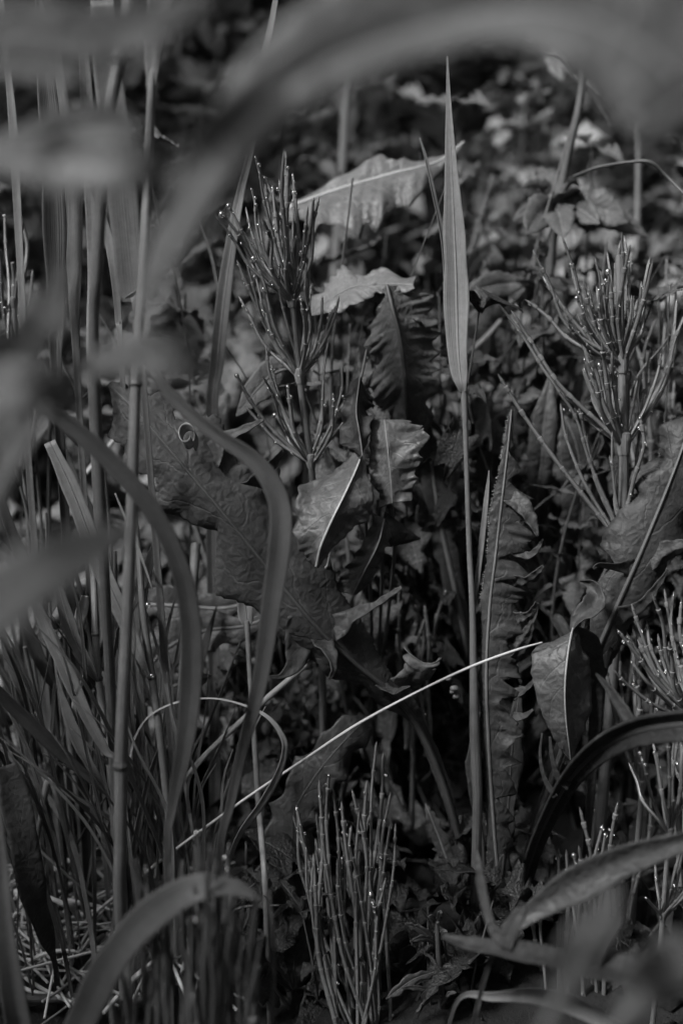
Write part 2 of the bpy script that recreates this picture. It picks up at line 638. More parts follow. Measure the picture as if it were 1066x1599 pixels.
def stalk(label, culm=None, blades=(), mat='grass', cmat='culm', nodes=(), group=None, root=True, name='grass_stalk', fold=.22, drops=(), lean=.25):
    """culm rows: px, py, depth, width px, ordered top to bottom.  blades: list of dicts."""
    path = culm if culm is not None else blades[0]['p'][::-1]
    if root:
        rp = root_down(path, lean)
    else:
        rp = [list(r) for r in path]
    base = P(*rp[-1][:3])
    t = empty(name, base, label, 'grass', group)
    if culm is not None:
        a = np.array(rp)
        pos = catmull([P(*r[:3]) for r in a], 7 * len(a))
        rad = catmull((a[:, 3] * a[:, 2] * .72 / IH * .5)[:, None], 7 * len(a))[:, 0]
        g = tube(Geo(), pos, np.maximum(rad, .0002), 10)
        obj('culm', g, M[cmat], t)
        for (px, py, d, w) in nodes:
            c = P(px, py, d)
            i = np.argmin(np.linalg.norm(pos - c, axis=1))
            T = tangents(pos)[i]
            L = w * mpp(d)
            q = pos[i] + T * np.linspace(-.5, .5, 7)[:, None] * L
            rr = rad[i] * (1 + .28 * np.exp(-np.linspace(-2, 2, 7) ** 2)) + .00005
            obj('node', tube(Geo(), q, rr, 10), M['stem'], t)
    for b in blades:
        p = b['p']
        if culm is None and root:
            p = root_down(p[::-1], lean, w=None)[::-1]
        g = Geo()
        ribbon(g, p, b.get('roll', 0), b.get('fold', fold), nv=b.get('nv', 9), ripple=b.get('ripple', 0), rf=b.get('rf', 5))
        bl = obj('blade', g, M[b.get('mat', mat)], t)
        if b.get('rib'):
            a = np.array(p, float)
            pos = catmull([P(*r[:3]) for r in a], 40)
            N = nrm(CPOS - pos)
            wv = catmull((a[:, 3] * a[:, 2] * .72 / IH * .5)[:, None], 40)[:, 0]
            obj('midrib', tube(Geo(), pos + N * .00015, np.maximum(wv * .09, .00012), 6), M['rib'], bl)
    if drops:
        g = Geo()
        for (px, py, d, w) in drops:
            drop_geo(g, P(px, py, d), w * mpp(d) * .5)
        obj('dew', g, M['dew'], t, kind='stuff')
    return t


# the tall upright shoot in the middle
stalk('tall pale grass shoot with a broad pointed blade rising above the lobed leaves',
      culm=[(722, 575, .578, 9), (724, 612, .578, 11), (727, 700, .579, 8), (732, 850, .58, 9), (737, 950, .58, 10), (739, 1050, .582, 13), (741, 1150, .585, 17), (745, 1250, .59, 16)],
      blades=[dict(p=[(723, 612, .577, 9), (720, 598, .576, 20), (717, 575, .576, 29), (714, 525, .575, 36), (712, 440, .574, 37), (709, 360, .573, 31), (705, 270, .572, 21), (701, 180, .571, 11), (698, 88, .570, 2)], roll=10, fold=.35, mat='grass_pale', rib=True),
              dict(p=[(718, 604, .578, 8), (708, 570, .579, 12), (700, 480, .580, 14), (692, 380, .579, 10), (678, 310, .578, 8), (665, 250, .577, 6), (655, 215, .576, 1.5)], roll=-30, fold=.3, mat='grass_pale'),
              dict(p=[(738, 955, .582, 8), (748, 880, .583, 8), (757, 800, .584, 9), (761, 760, .585, 6), (763, 735, .586, 1.5)], roll=20, mat='grass')],
      nodes=[(724, 602, .578, 10)])
stalk('upright grey-green grass blade standing behind the droplet-tipped horsetail',
      blades=[dict(p=[(331, 670, .635, 20), (340, 560, .63, 23), (352, 450, .625, 24), (364, 370, .62, 20), (376, 300, .62, 14), (392, 230, .615, 11), (412, 100, .61, 12), (424, 40, .61, 11), (434, -20, .61, 9)], roll=20, fold=.4, rib=True),
              dict(p=[(334, 640, .636, 6), (345, 560, .634, 6), (343, 480, .632, 6), (330, 400, .63, 5), (304, 328, .63, 1.5)], roll=30)])
stalk('soft-focus grass stem with a node, standing before the big diagonal leaf',
      culm=[(241, 60, .515, 12), (236, 160, .515, 14), (232, 260, .515, 15), (224, 400, .512, 16), (212, 600, .51, 17), (207, 760, .51, 18), (199, 950, .512, 19), (192, 1100, .515, 20), (189, 1195, .52, 21), (188, 1320, .525, 20), (187, 1400, .53, 20)],
      blades=[dict(p=[(236, 140, .515, 16), (243, 60, .512, 34), (250, 0, .51, 40), (256, -60, .505, 42)], roll=10, mat='grass_pale')],
      nodes=[(190, 1195, .52, 16), (212, 600, .51, 10)], lean=.1)
stalk('bent ribbon-like grass blade arching over and down in front of the pale lobed leaf',
      blades=[dict(p=[(262, 1330, .52, 14), (270, 1260, .515, 18), (288, 1170, .505, 30), (298, 1070, .50, 36), (297, 970, .495, 34), (280, 885, .49, 30), (240, 800, .485, 29), (165, 712, .48, 27), (90, 650, .475, 24), (40, 620, .47, 18)], roll=[30, 30, 20, 10, 0, 0, 5, 10, 15, 20], fold=.25, mat='grass_mid')])
stalk('sharply bent grass blade crossing the big dark diagonal leaf',
      blades=[dict(p=[(345, 1330, .535, 12), (362, 1250, .53, 16), (385, 1150, .52, 20), (408, 1060, .51, 26), (424, 950, .50, 32), (437, 850, .495, 36), (434, 780, .495, 32), (400, 722, .495, 27), (330, 672, .495, 24), (270, 620, .495, 20), (225, 560, .495, 10)], roll=[30, 25, 20, 20, 15, 10, 10, 5, 0, 0, 0], fold=.3, mat='grass_mid')])
stalk('thin straight culm with a water drop and one broad slanting blade',
      culm=[(205, 760, .59, 8), (216, 850, .585, 9), (224, 960, .58, 11), (238, 1060, .58, 12), (250, 1150, .58, 12), (262, 1260, .582, 12), (268, 1310, .585, 11)],
      blades=[dict(p=[(234, 1060, .578, 6), (215, 1015, .577, 18), (190, 955, .576, 28), (155, 875, .575, 30), (115, 770, .574, 27), (78, 690, .573, 18)], roll=15, fold=.3, mat='grass_pale', rib=True),
              dict(p=[(238, 920, .575, 1.5), (225, 880, .577, 5), (205, 830, .58, 5), (180, 770, .582, 3)], roll=30)],
      nodes=[(236, 1058, .58, 10)], drops=[(231, 945, .573, 9), (237, 1055, .572, 7)])
stalk('slanting grass blade folded along its length beside the straw litter',
      blades=[dict(p=[(189, 1206, .575, 6), (165, 1170, .572, 14), (135, 1115, .57, 18), (105, 1050, .57, 24), (78, 990, .57, 20), (40, 900, .57, 14)], roll=15, fold=.4, mat='grass', rib=True)], lean=.1)
stalk('jointed culm carrying a short broad blade in the middle of the clump',
      culm=[(135, 840, .60, 8), (146, 900, .595, 10), (149, 985, .59, 11), (155, 1062, .59, 11), (166, 1140, .59, 12), (178, 1230, .59, 13), (188, 1330, .59, 13)],
      blades=[dict(p=[(153, 1064, .585, 5), (140, 1040, .583, 20), (118, 1000, .582, 26), (100, 945, .58, 22), (85, 890, .58, 14)], roll=20, fold=.35, mat='grass', rib=True)],
      nodes=[(149, 985, .59, 8), (155, 1062, .59, 8)])
stalk('low blade pointing sideways from the foot of the grass clump',
      blades=[dict(p=[(195, 1260, .60, 6), (165, 1236, .59, 9), (110, 1188, .58, 17), (55, 1135, .57, 22), (0, 1082, .56, 22), (-50, 1030, .55, 16)], roll=20, fold=.35)])
stalk('slender stalk ending in a small collared leaf tip under the dark leaf',
      culm=[(386, 970, .602, 9), (390, 1050, .602, 8), (397, 1150, .602, 9), (405, 1270, .602, 10), (414, 1380, .585, 10)],
      blades=[dict(p=[(386, 976, .602, 12), (385, 965, .602, 23), (383, 935, .602, 26), (384, 900, .602, 22), (390, 860, .602, 14)], roll=5, fold=.4, mat='grass_pale', rib=True)])
stalk('pale stalk rising behind the holed leaf',
      culm=[(306, 850, .63, 16), (302, 900, .625, 16), (290, 1020, .62, 15), (281, 1110, .62, 14), (272, 1220, .62, 14)], cmat='grass_pale')
stalk('dead dark leaf blade, broken off at the top, hanging beside the straw litter',
      blades=[dict(p=[(85, 1500, .60, 10), (70, 1455, .585, 30), (52, 1400, .575, 44), (38, 1320, .57, 46), (25, 1250, .57, 44), (10, 1195, .57, 34)], roll=-15, fold=.2, mat='leaf_dark', ripple=.08)], name='dead_grass')
stalk('thick soft-focus blade standing upright at the edge of the litter',
      blades=[dict(p=[(40, 1640, .50, 44), (25, 1560, .49, 42), (12, 1450, .48, 34), (2, 1340, .475, 26), (-6, 1230, .47, 14)], roll=20, fold=.5)])
stalk('broad blurred grass blade arching low over the horsetail tips',
      blades=[dict(p=[(105, 1660, .46, 34), (135, 1580, .455, 48), (175, 1500, .45, 52), (235, 1430, .445, 50), (305, 1388, .44, 42), (360, 1385, .44, 28), (410, 1405, .44, 8)], roll=5, fold=.2, mat='grass_mid')])
stalk('blurred bladed shoot leaning in over the dark stalks beside the low stem',
      blades=[dict(p=[(740, 1600, .50, 7), (765, 1500, .49, 9), (790, 1462, .485, 14), (830, 1425, .488, 30), (890, 1384, .482, 54), (960, 1347, .478, 56), (1040, 1320, .474, 42), (1120, 1300, .47, 24)], roll=-15, fold=.35, mat='leaf_deep')])
stalk('narrow arching blade lying low along the dark ground',
      blades=[dict(p=[(715, 1562, .52, 6), (770, 1556, .51, 16), (840, 1555, .50, 26), (900, 1572, .49, 30), (970, 1610, .48, 24)], roll=-20, fold=.3)])
stalk('broad pale blade seen edge-on behind the blurred leaf at the clump top',
      blades=[dict(p=[(40, 640, .60, 12), (36, 480, .60, 13), (28, 320, .60, 14), (20, 180, .60, 14), (8, 60, .60, 10), (2, -20, .60, 6)], roll=20, mat='grass_pale')])
stalk('wide upright grass blade with thin bright edges in the clump',
      blades=[dict(p=[(90, 620, .57, 16), (88, 480, .57, 30), (84, 330, .57, 38), (78, 200, .57, 34), (66, 60, .57, 20), (60, -20, .57, 10)], roll=-10, mat='grass_dark'),
              dict(p=[(120, 560, .58, 12), (118, 400, .58, 30), (112, 250, .58, 30), (96, 120, .58, 20), (88, 40, .58, 4)], roll=25)])
stalk('pointed narrow blade with a bright margin beside the wide blades',
      blades=[dict(p=[(190, 560, .585, 10), (186, 500, .585, 12), (178, 410, .58, 16), (162, 340, .58, 14), (140, 270, .575, 10), (128, 200, .57, 2)], roll=30, mat='grass'),
              dict(p=[(188, 540, .59, 8), (180, 430, .59, 8), (160, 340, .59, 6), (150, 290, .59, 2)], roll=-20, mat='grass_pale')])
stalk('smooth wide blade leaning upright and narrowing to its foot',
      blades=[dict(p=[(218, 520, .55, 12), (208, 460, .55, 40), (198, 360, .545, 48), (188, 260, .54, 48), (170, 120, .535, 46), (160, 0, .53, 34)], roll=5, fold=.15, mat='grass')])
stalk('slim pale blade tip between the wide blades',
      blades=[dict(p=[(142, 600, .6, 10), (144, 420, .6, 14), (140, 250, .59, 20), (134, 120, .585, 18), (128, 50, .58, 10)], roll=20, mat='grass_pale')])
stalk('leaning stem with a pale joint beside the hanging curved leaf',
      culm=[(205, -20, .50, 26), (196, 50, .50, 24), (186, 95, .50, 22), (172, 170, .50, 20), (160, 280, .505, 20), (152, 420, .51, 18), (148, 560, .52, 16)],
      nodes=[(186, 92, .50, 30)], cmat='grass')

# further stalks of the clump, one object each
r = np.random.default_rng(21)
CL = [((120, 585), (128, 700), (135, 850), (140, 1000)), ((95, 690), (98, 860), (104, 1000), (112, 1150)), ((165, 735), (170, 850), (176, 1000), (180, 1150)),
      ((178, 860), (182, 980), (186, 1100), (190, 1250)), ((20, 560), (40, 700), (58, 840), (75, 980)), ((0, 660), (30, 760), (60, 880), (85, 1010)),
      ((48, 640), (56, 740), (66, 860), (74, 1000)), ((150, 600), (128, 620), (100, 580), (80, 560)), ((0, 790), (20, 860), (40, 960), (60, 1060)),
      ((110, 1010), (118, 1100), (128, 1200), (138, 1300)), ((60, 930), (66, 1050), (72, 1200), (80, 1320)), ((230, 1100), (226, 1200), (224, 1300), (222, 1380)),
      ((30, 880), (46, 1000), (66, 1140), (90, 1290)), ((150, 1080), (152, 1180), (160, 1290), (166, 1380)), ((40, 1010), (60, 1110), (90, 1230), (120, 1350)),
      ((88, 985), (100, 1090), (115, 1210), (128, 1330)), ((200, 1120), (206, 1220), (212, 1320), (216, 1400)), ((0, 960), (14, 1060), (40, 1180), (60, 1310)),
      ((165, 1160), (172, 1240), (180, 1340), (190, 1420)), ((110, 860), (130, 950), (150, 1060), (172, 1190)), ((250, 1190), (252, 1260), (254, 1340), (256, 1420)),
      ((70, 800), (78, 940), (90, 1080), (104, 1220))]
for i, q in enumerate(CL):
    d = .60 + .05 * r.random()
    w = r.uniform(4.5, 8.5)
    cu = [(x + r.uniform(-3, 3), y, d + .01 * k, w * (1 + .12 * k)) for k, (x, y) in enumerate(q)]
    bl = []
    if i % 3 != 1:
        x, y = q[1]
        s = -1 if r.random() < .7 else 1
        L = r.uniform(90, 190)
        bl = [dict(p=[(x, y, d, 6), (x + s * L * .2, y - L * .3, d - .006, 18), (x + s * L * .42, y - L * .75, d - .01, 20), (x + s * L * .55, y - L * 1.15, d - .012, 12), (x + s * L * .62, y - L * 1.4, d - .014, 2)],
                   roll=r.uniform(-25, 35), fold=.35, mat=['grass', 'grass_dark'][i % 2])]
    x, y = q[2]
    lab = 'plain %s grass stalk %s %s' % (['mid-grey', 'dark', 'slim'][i % 3], 'with one side blade' if bl else 'without a blade', 'in the upper clump' if q[3][1] < 1100 else ('above the straw litter' if q[0][0] < 140 else 'at the foot of the soft-focus stem'))
    stalk(lab, culm=cu, blades=bl, cmat=['culm', 'grass_dark', 'culm'][i % 3],
          nodes=[(x, y, d + .02, 8)], group=GRASS_GROUP, lean=.2)
for i in range(46):
    x0 = r.uniform(-30, 330) if i % 3 else r.uniform(-30, 180)
    y0 = r.uniform(1230, 1420)
    b = G(x0, y0)
    d = (b - CPOS) @ FWD
    lx = r.uniform(-170, 60)
    h = r.uniform(180, 480)
    w = r.uniform(6, 14)
    p = [(x0, y0, d, w * .7), (x0 + lx * .15, y0 - h * .3, d - .01, w), (x0 + lx * .45, y0 - h * .65, d - .02, w), (x0 + lx, y0 - h, d - .02, 1.5)]
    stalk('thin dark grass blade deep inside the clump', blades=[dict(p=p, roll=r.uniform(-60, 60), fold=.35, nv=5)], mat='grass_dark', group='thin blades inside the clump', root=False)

for i in range(84):
    x0, y0 = r.uniform(20, 330), r.uniform(1440, 1580)
    b = G(x0, y0)
    d = (b - CPOS) @ FWD
    d1 = r.uniform(.555, .63)
    tx, ty = x0 - r.uniform(30, 260) * (1 if i % 4 else -.5), r.uniform(840, 1230)
    w = 3.5 + 8 * r.random() ** 1.5
    f = r.uniform(.25, .6)
    kx = r.normal(0, 14)
    p = [(x0, y0, d, w * .6), (x0 + (tx - x0) * .12 + kx * .4, y0 + (ty - y0) * .3, d * .7 + d1 * .3, w * .8), (x0 + (tx - x0) * .38 + kx, y0 + (ty - y0) * .62, d * .3 + d1 * .7, w), (x0 + (tx - x0) * .72, y0 + (ty - y0) * .86, d1, w * .75), (tx, ty, d1 - .005, 1.2)]
    mt = ['grass', 'grass_pale', 'grass', 'grass_dark'][i % 4]
    lab = '%s slanting blade %s crossing the grass clump' % (['mid-grey', 'pale', 'grey', 'dark'][i % 4], 'leaning away from the rosette' if tx < x0 else 'leaning towards the rosette')
    stalk(lab, blades=[dict(p=p, roll=r.uniform(-50, 50), fold=.4, nv=5)], mat=mt, group='slanting blades of the clump', root=False)

# ------------------------------------------------------------------ straw and litter
def straw(label, ctrl, mat='straw', group=None, flat=False, name='dry_straw', cat='straw', roll=0):
    base = P(*ctrl[-1][:3])
    a = np.array(ctrl, float)
    g = Geo()
    if flat:
        ribbon(g, ctrl, roll, .3, nv=5)
    else:
        pos = catmull([P(*q[:3]) for q in a], 8 * len(a))
        rad = catmull((a[:, 3] * a[:, 2] * .72 / IH * .5)[:, None], 8 * len(a))[:, 0]
        tube(g, pos, np.maximum(rad, .00015), 8)
    return obj(name, g, M[mat], None, label, cat, group, origin=base)


straw('long pale dry stalk slanting up across the dark leaves', [(846, 1003, .565, 2), (805, 1015, .567, 4), (735, 1041, .568, 4.6), (650, 1081, .571, 4), (556, 1132, .575, 4.8), (470, 1189, .58, 4), (385, 1246, .588, 4.4), (280, 1322, .604, 4.4), (180, 1400, .62, 5), (90, 1474, .636, 6)], 'straw')
straw('greyish straight stalk lying behind the bent blade', [(494, 1026, .60, 6), (470, 1045, .60, 9), (400, 1105, .60, 10), (330, 1170, .605, 10), (290, 1215, .61, 9), (250, 1270, .63, 8), (215, 1330, .66, 8)], 'straw_old')
straw('thin dead blade looped into an arch over the dark hollow', [(203, 1185, .58, 4), (212, 1150, .58, 4), (235, 1117, .578, 3), (280, 1096, .576, 3.5), (335, 1091, .575, 3), (385, 1103, .573, 4), (420, 1122, .572, 7), (440, 1150, .571, 9), (444, 1172, .571, 10), (434, 1208, .572, 12), (408, 1255, .575, 13), (370, 1310, .585, 9), (345, 1390, .62, 5)], 'straw_old', flat=True, roll=35)
straw('thin dark stem leaning over the hollow', [(376, 1000, .61, 3), (345, 1080, .61, 4), (318, 1150, .612, 5), (290, 1230, .62, 6), (270, 1330, .68, 6)], 'grass_dark', name='dead_stalk', cat='stem')
straw('broken straw snapped over into a sharp peak', [(56, 1330, .605, 7), (64, 1275, .60, 8), (74, 1226, .597, 12), (82, 1222, .597, 13), (92, 1250, .60, 12), (108, 1310, .61, 12), (126, 1390, .62, 12), (140, 1440, .64, 11)], 'straw_old', name='broken_straw')
straw('straw piece crossing the foot of the clump', [(54, 1320, .60, 5), (100, 1362, .605, 5), (160, 1412, .615, 5)], 'straw_old')
straw('bright bent straw with a pale kink', [(70, 1398, .62, 7), (100, 1412, .62, 9), (116, 1420, .625, 11), (128, 1448, .635, 7)], 'straw')
straw('second bright straw just below the kinked one', [(72, 1410, .63, 6), (95, 1427, .63, 7), (120, 1440, .64, 7), (150, 1458, .645, 7)], 'straw')
straw('papery pale straw sheath lying open on the soil', [(50, 1484, .63, 16), (75, 1480, .632, 22), (100, 1482, .635, 14), (108, 1500, .64, 5)], 'straw', flat=True, name='straw_sheath')
straw('small curled dry tip standing up from the litter', [(299, 1313, .64, 3), (297, 1322, .64, 6), (284, 1327, .645, 8), (272, 1337, .65, 5)], 'straw', flat=True)
straw('pale straw tips poking out below the arching blade', [(290, 1405, .63, 6), (255, 1432, .63, 6), (222, 1455, .635, 7)], 'straw')
straw('flat dry leaf piece on the soil behind the horsetails', [(210, 1488, .63, 12), (235, 1502, .635, 18), (268, 1516, .64, 6)], 'straw_old', flat=True, name='dry_leaf')
straw('pale folded sheath hanging at a culm joint', [(132, 930, .59, 14), (128, 950, .59, 20), (120, 985, .59, 12), (114, 1010, .59, 3)], 'straw', flat=True, name='dry_sheath', roll=30)
straw('withered brown-grey sheath scrap on a thin culm', [(120, 1078, .59, 5), (118, 1105, .59, 12), (119, 1128, .592, 8)], 'straw_old', flat=True, name='dry_sheath')
straw('bright dry twig slanting behind the blurred stem', [(182, 682, .70, 5), (160, 710, .70, 8), (130, 745, .70, 7), (112, 770, .70, 5)], 'straw', name='dry_twig', cat='twig')
straw('pale crossed stalk leaning in the undergrowth behind the tall shoot', [(782, 500, .72, 8), (760, 525, .72, 9), (733, 552, .72, 9), (690, 610, .74, 8)], 'straw_old')
for i in range(130):
    x, y = r.uniform(-10, 340), r.uniform(1350, 1545)
    a = r.uniform(0, math.pi)
    L = r.uniform(.015, .07)
    c = G(x, y, r.uniform(.003, .016))
    tilt = r.uniform(-.25, .35)
    dv = np.array([math.cos(a) * math.cos(tilt), math.sin(a) * math.cos(tilt), math.sin(tilt)])
    bow = r.uniform(-.15, .15) * L
    q = c + dv * np.linspace(-.5, .5, 7)[:, None] * L + np.array([0, 0, 1]) * (bow * np.cos(np.linspace(-1.5, 1.5, 7)))[:, None]
    q[:, 2] = np.maximum(q[:, 2], .001)
    g = tube(Geo(), q, r.uniform(.0004, .0011), 6)
    obj('dry_straw', g, M['straw' if i % 2 == 0 else 'straw_old'], None, 'short loose straw scattered on the soil under the clump', 'straw', 'loose straw litter', origin=c)
# dark edging strip along the soil
g = Geo()
A, B = G(-60, 1561), G(262, 1566)
tube(g, np.linspace(A, B, 24) + np.array([0, 0, .0015]) + RNG.normal(0, .0003, (24, 3)), .0022, 8)
obj('edging_strip', g, M['rib_dark'], None, 'thin dark edging strip lying along the soil', 'edging', origin=A)

# ------------------------------------------------------------------ horsetails
def segmented(g, gs, pos, r0, r1, seg, sides=7, ribs=0):
    """A jointed branch: tube with slightly swollen pale joints."""
    n = len(pos)
    L = np.concatenate([[0], np.cumsum(np.linalg.norm(np.diff(pos, axis=0), axis=1))])
    rad = np.linspace(r0, r1, n)
    fr = (L / seg) % 1.0
    rad = rad * (1 + .14 * np.exp(-((np.minimum(fr, 1 - fr)) / .09) ** 2))
    tube(g, pos, rad, sides, ribs, .16 if ribs else 0)
    return L


def horsetail(label, stem, whorls, seed, group=None, sw=16, bw=8, drops=.5, jit=0, fine=True, name='horsetail', mat='horse'):
    """stem rows px,py,d top to bottom; whorls: list of (px,py,d, [tips], sag)."""
    r = np.random.default_rng(seed)
    rp = root_down([list(q) + [sw] for q in stem], .2)
    base = P(*rp[-1][:3])
    t = empty(name, base, label, 'horsetail', group)
    a = np.array(rp)
    pos = catmull([P(*q[:3]) for q in a], 12 * len(a))
    d0 = stem[0][2]
    R = sw * mpp(d0) * .5
    g = tube(Geo(), pos, np.linspace(R * .62, R, len(pos)), 20 if fine else 10, 10 if fine else 5, .07)
    st = obj('stem', g, M[mat], t)
    dg = Geo()
    nd = 0
    for (wx, wy, wd, tips, sag) in whorls:
        c = P(wx, wy, wd)
        i = np.argmin(np.linalg.norm(pos - c, axis=1))
        T = tangents(pos)[i]
        if T[2] < 0:
            T = -T
        c = pos[i]
        # toothed sheath round the joint
        q = c + T * np.linspace(-.6, 1.2, 6)[:, None] * R * 2.0
        obj('sheath', tube(Geo(), q, R * np.array([.9, 1.05, 1.12, 1.2, 1.3, 1.15]), 16, 8, .08), M['sheath'], t)
        for tp in tips:
            tx, ty = tp[0], tp[1]
            td = tp[2] if len(tp) > 2 else wd + r.uniform(-.025, .02)
            e = P(tx, ty, td)
            if jit:
                c = pos[i] + RGT * r.uniform(-1, 1) * jit * mpp(wd) + (tx - wx) * .3 * mpp(wd) * RGT + np.array([0, r.uniform(-.012, .012), -.02])
            L = np.linalg.norm(e - c)
            mid = c * .5 + e * .5 + np.array([np.sign(e[0] - c[0]) * abs(sag) * L * (1 if abs(e[0] - c[0]) > .25 * L else .3), 0, -sag * L]) + r.normal(0, .02 * L, 3)
            bp = catmull([c, c * .72 + mid * .28 + r.normal(0, .012 * L, 3), mid, mid * .4 + e * .6 + r.normal(0, .018 * L, 3), e], 30 if fine else 18)
            if r.random() < .10:                # a branch broken short
                bp = catmull(bp[:int(len(bp) * r.uniform(.45, .8))], len(bp))
            bg_ = Geo()
            rb = bw * mpp(wd) * .5 * r.uniform(.7, 1.08)
            seg = r.uniform(.009, .019)
            LL = segmented(bg_, None, bp, rb, rb * .6, seg, 8 if fine else 6, 4 if fine else 0)
            # small pointed cap at the tip
            dirn = nrm(bp[-1] - bp[-3])
            tube(bg_, bp[-1] + dirn * np.linspace(0, 1, 4)[:, None] * rb * 3.2, rb * np.array([.75, .6, .35, .08]), 6)
            br = obj('branch', bg_, M[mat], t)
            if fine:
                sg = Geo()
                for kk in range(1, int(LL[-1] / seg) + 1):
                    j = np.argmin(np.abs(LL - kk * seg))
                    if 1 <= j < len(bp) - 2:
                        tt = nrm(bp[j + 1] - bp[j - 1])
                        tube(sg, bp[j] + tt * np.linspace(-.8, 1.4, 4)[:, None] * rb, rb * np.array([1.0, 1.05, 1.1, 1.14]), 8)
                if sg.n:
                    obj('joint_sheath', sg, M['sheath'], br, kind='stuff')
            for s in range(len(bp)):
                near_tip = s > len(bp) * .8
                if r.random() < drops * (.2 if near_tip else .09):
                    off = nrm(r.normal(0, 1, 3) + np.array([0, -.8, -.2]))
                    rr = r.uniform(.3, .8) * .001
                    drop_geo(dg, bp[s] + off * (rb + rr * .5), rr)
                    nd += 1
            if r.random() < drops * .42:
                rr = (.45 + .95 * r.random() ** 2) * .001
                drop_geo(dg, bp[-1] + dirn * rb * 2 + np.array([0, 0, -rr * .3]), rr)
                nd += 1
    if nd:
        obj('dew', dg, M['dew'], t, kind='stuff')
    return t


def fan(r, n, cx, cy, spread, lo, hi):
    out = []
    for k in range(n):
        a = math.radians(r.uniform(-spread, spread))
        L = r.uniform(lo, hi)
        out.append((cx + L * math.sin(a), cy - L * math.cos(a)))
    return out


rh = np.random.default_rng(40)
horsetail('bushy horsetail beaded with dew standing beside the upright grey-green blade',
          [(444, 300, .575), (450, 420, .577), (459, 500, .58), (469, 600, .585), (485, 720, .592), (492, 800, .60), (500, 900, .612)],
          [(449, 470, .578, [(341, 343), (350, 338), (360, 326), (372, 352), (385, 330), (394, 300), (401, 252), (405, 262), (411, 285), (416, 284), (426, 300), (443, 246), (446, 247), (449, 276), (437, 290), (432, 340), (398, 318), (480, 330), (489, 318), (496, 316), (484, 360)] + fan(rh, 9, 440, 470, 14, 90, 200), .05),
           (466, 590, .584, [(374, 416), (392, 404), (398, 408), (377, 470), (388, 420), (410, 480), (436, 420), (478, 418), (482, 420), (485, 452), (503, 470), (523, 482), (528, 470), (452, 460), (470, 470), (418, 500)], .05),
           (487, 722, .593, [(373, 592), (388, 640), (416, 545), (413, 592), (425, 575), (433, 652), (511, 540), (532, 540), (549, 556), (571, 552), (534, 575), (505, 600), (520, 620), (450, 610)], .05)], 1, sw=13, bw=6.5, drops=1.0)
horsetail('largest horsetail, widely branched, with long arching lower branches and dewy tips',
          [(966, 400, .585), (968, 520, .587), (971, 600, .588), (973, 700, .59), (972, 800, .595), (968, 900, .60), (960, 1000, .61)],
          [(968, 570, .588, [(835, 398), (853, 441), (828, 474), (880, 378), (893, 420), (902, 470), (912, 450), (905, 500), (930, 410), (938, 430), (948, 400), (950, 430), (966, 388), (970, 372), (975, 378), (981, 392), (985, 470), (993, 475), (1000, 450), (1012, 412), (1016, 420), (1010, 450), (920, 480), (890, 510), (870, 480)] + fan(rh, 12, 966, 572, 30, 90, 190), .06),
           (972, 700, .59, [(785, 484), (804, 495), (872, 600), (925, 560), (940, 545), (948, 575), (955, 560), (1055, 478), (1066, 498), (1007, 540), (1012, 600), (1000, 590), (905, 540), (1030, 560), (895, 500), (912, 585)] + fan(rh, 8, 972, 700, 26, 100, 190), .05),
           (968, 850, .597, [(783, 594), (872, 612), (876, 640), (905, 640), (955, 682), (953, 720), (1000, 660), (1005, 640)], .03)], 2, sw=19, bw=7.5, drops=.8)
horsetail('upright tuft of dewy horsetail stems on the dark soil before the wavy leaf',
          [(560, 1400, .575), (565, 1500, .58), (570, 1580, .585)],
          [(566, 1545, .583, [(513, 1216, .575), (499, 1229, .57), (521, 1241, .58), (534, 1262, .575), (552, 1243, .57), (572, 1230, .575), (587, 1166, .575), (598, 1186, .58), (608, 1247, .57), (608, 1295, .565), (617, 1294, .57), (547, 1325, .56), (560, 1275, .565), (470, 1300, .58), (478, 1330, .575), (490, 1345, .57), (505, 1320, .57), (488, 1360, .57), (527, 1350, .56), (580, 1400, .555), (600, 1380, .56), (590, 1300, .58), (500, 1290, .59), (540, 1290, .59), (465, 1270, .59), (575, 1330, .565)], .03)],
          3, sw=10, bw=7.5, drops=1.0, jit=28)
horsetail('second dewy tuft pressed close behind the upright one',
          [(520, 1400, .60), (525, 1500, .61)],
          [(524, 1530, .61, fan(rh, 18, 524, 1530, 18, 150, 260), .03)], 31, sw=10, bw=7, drops=.7, jit=30)
horsetail('horsetail spray leaning out from behind the arching dark leaf stalk',
          [(1062, 1040, .575), (1080, 1110, .58), (1095, 1200, .59)],
          [(1085, 1130, .58, [(972, 944), (988, 952), (1021, 936), (1038, 930), (1050, 935), (970, 992), (985, 1000), (960, 1050), (1000, 1010), (1062, 950), (1066, 1000), (1010, 980), (1028, 1000), (990, 1040), (1045, 1010)], .04)], 4, sw=14, bw=8, drops=.9)
horsetail('small horsetail with few stems behind the hanging pale leaf',
          [(1000, 1110, .60), (1003, 1200, .61)],
          [(1003, 1230, .615, [(966, 1000), (975, 985), (1000, 1020), (1010, 990), (948, 1060), (1030, 1040), (990, 1060), (1020, 1080)], .03)], 5, sw=11, bw=8, drops=.6)
horsetail('dark branching horsetail under the arching stalk, its stems forking upward',
          [(1050, 1250, .55), (1040, 1350, .56), (1030, 1480, .57)],
          [(1045, 1300, .555, [(1010, 1150), (1020, 1165), (1040, 1140), (1060, 1130), (1070, 1160), (1000, 1180), (1080, 1200), (985, 1200)], .04),
           (1030, 1440, .565, fan(rh, 8, 1030, 1440, 50, 60, 160), .04)], 6, sw=10, bw=7, drops=.4)
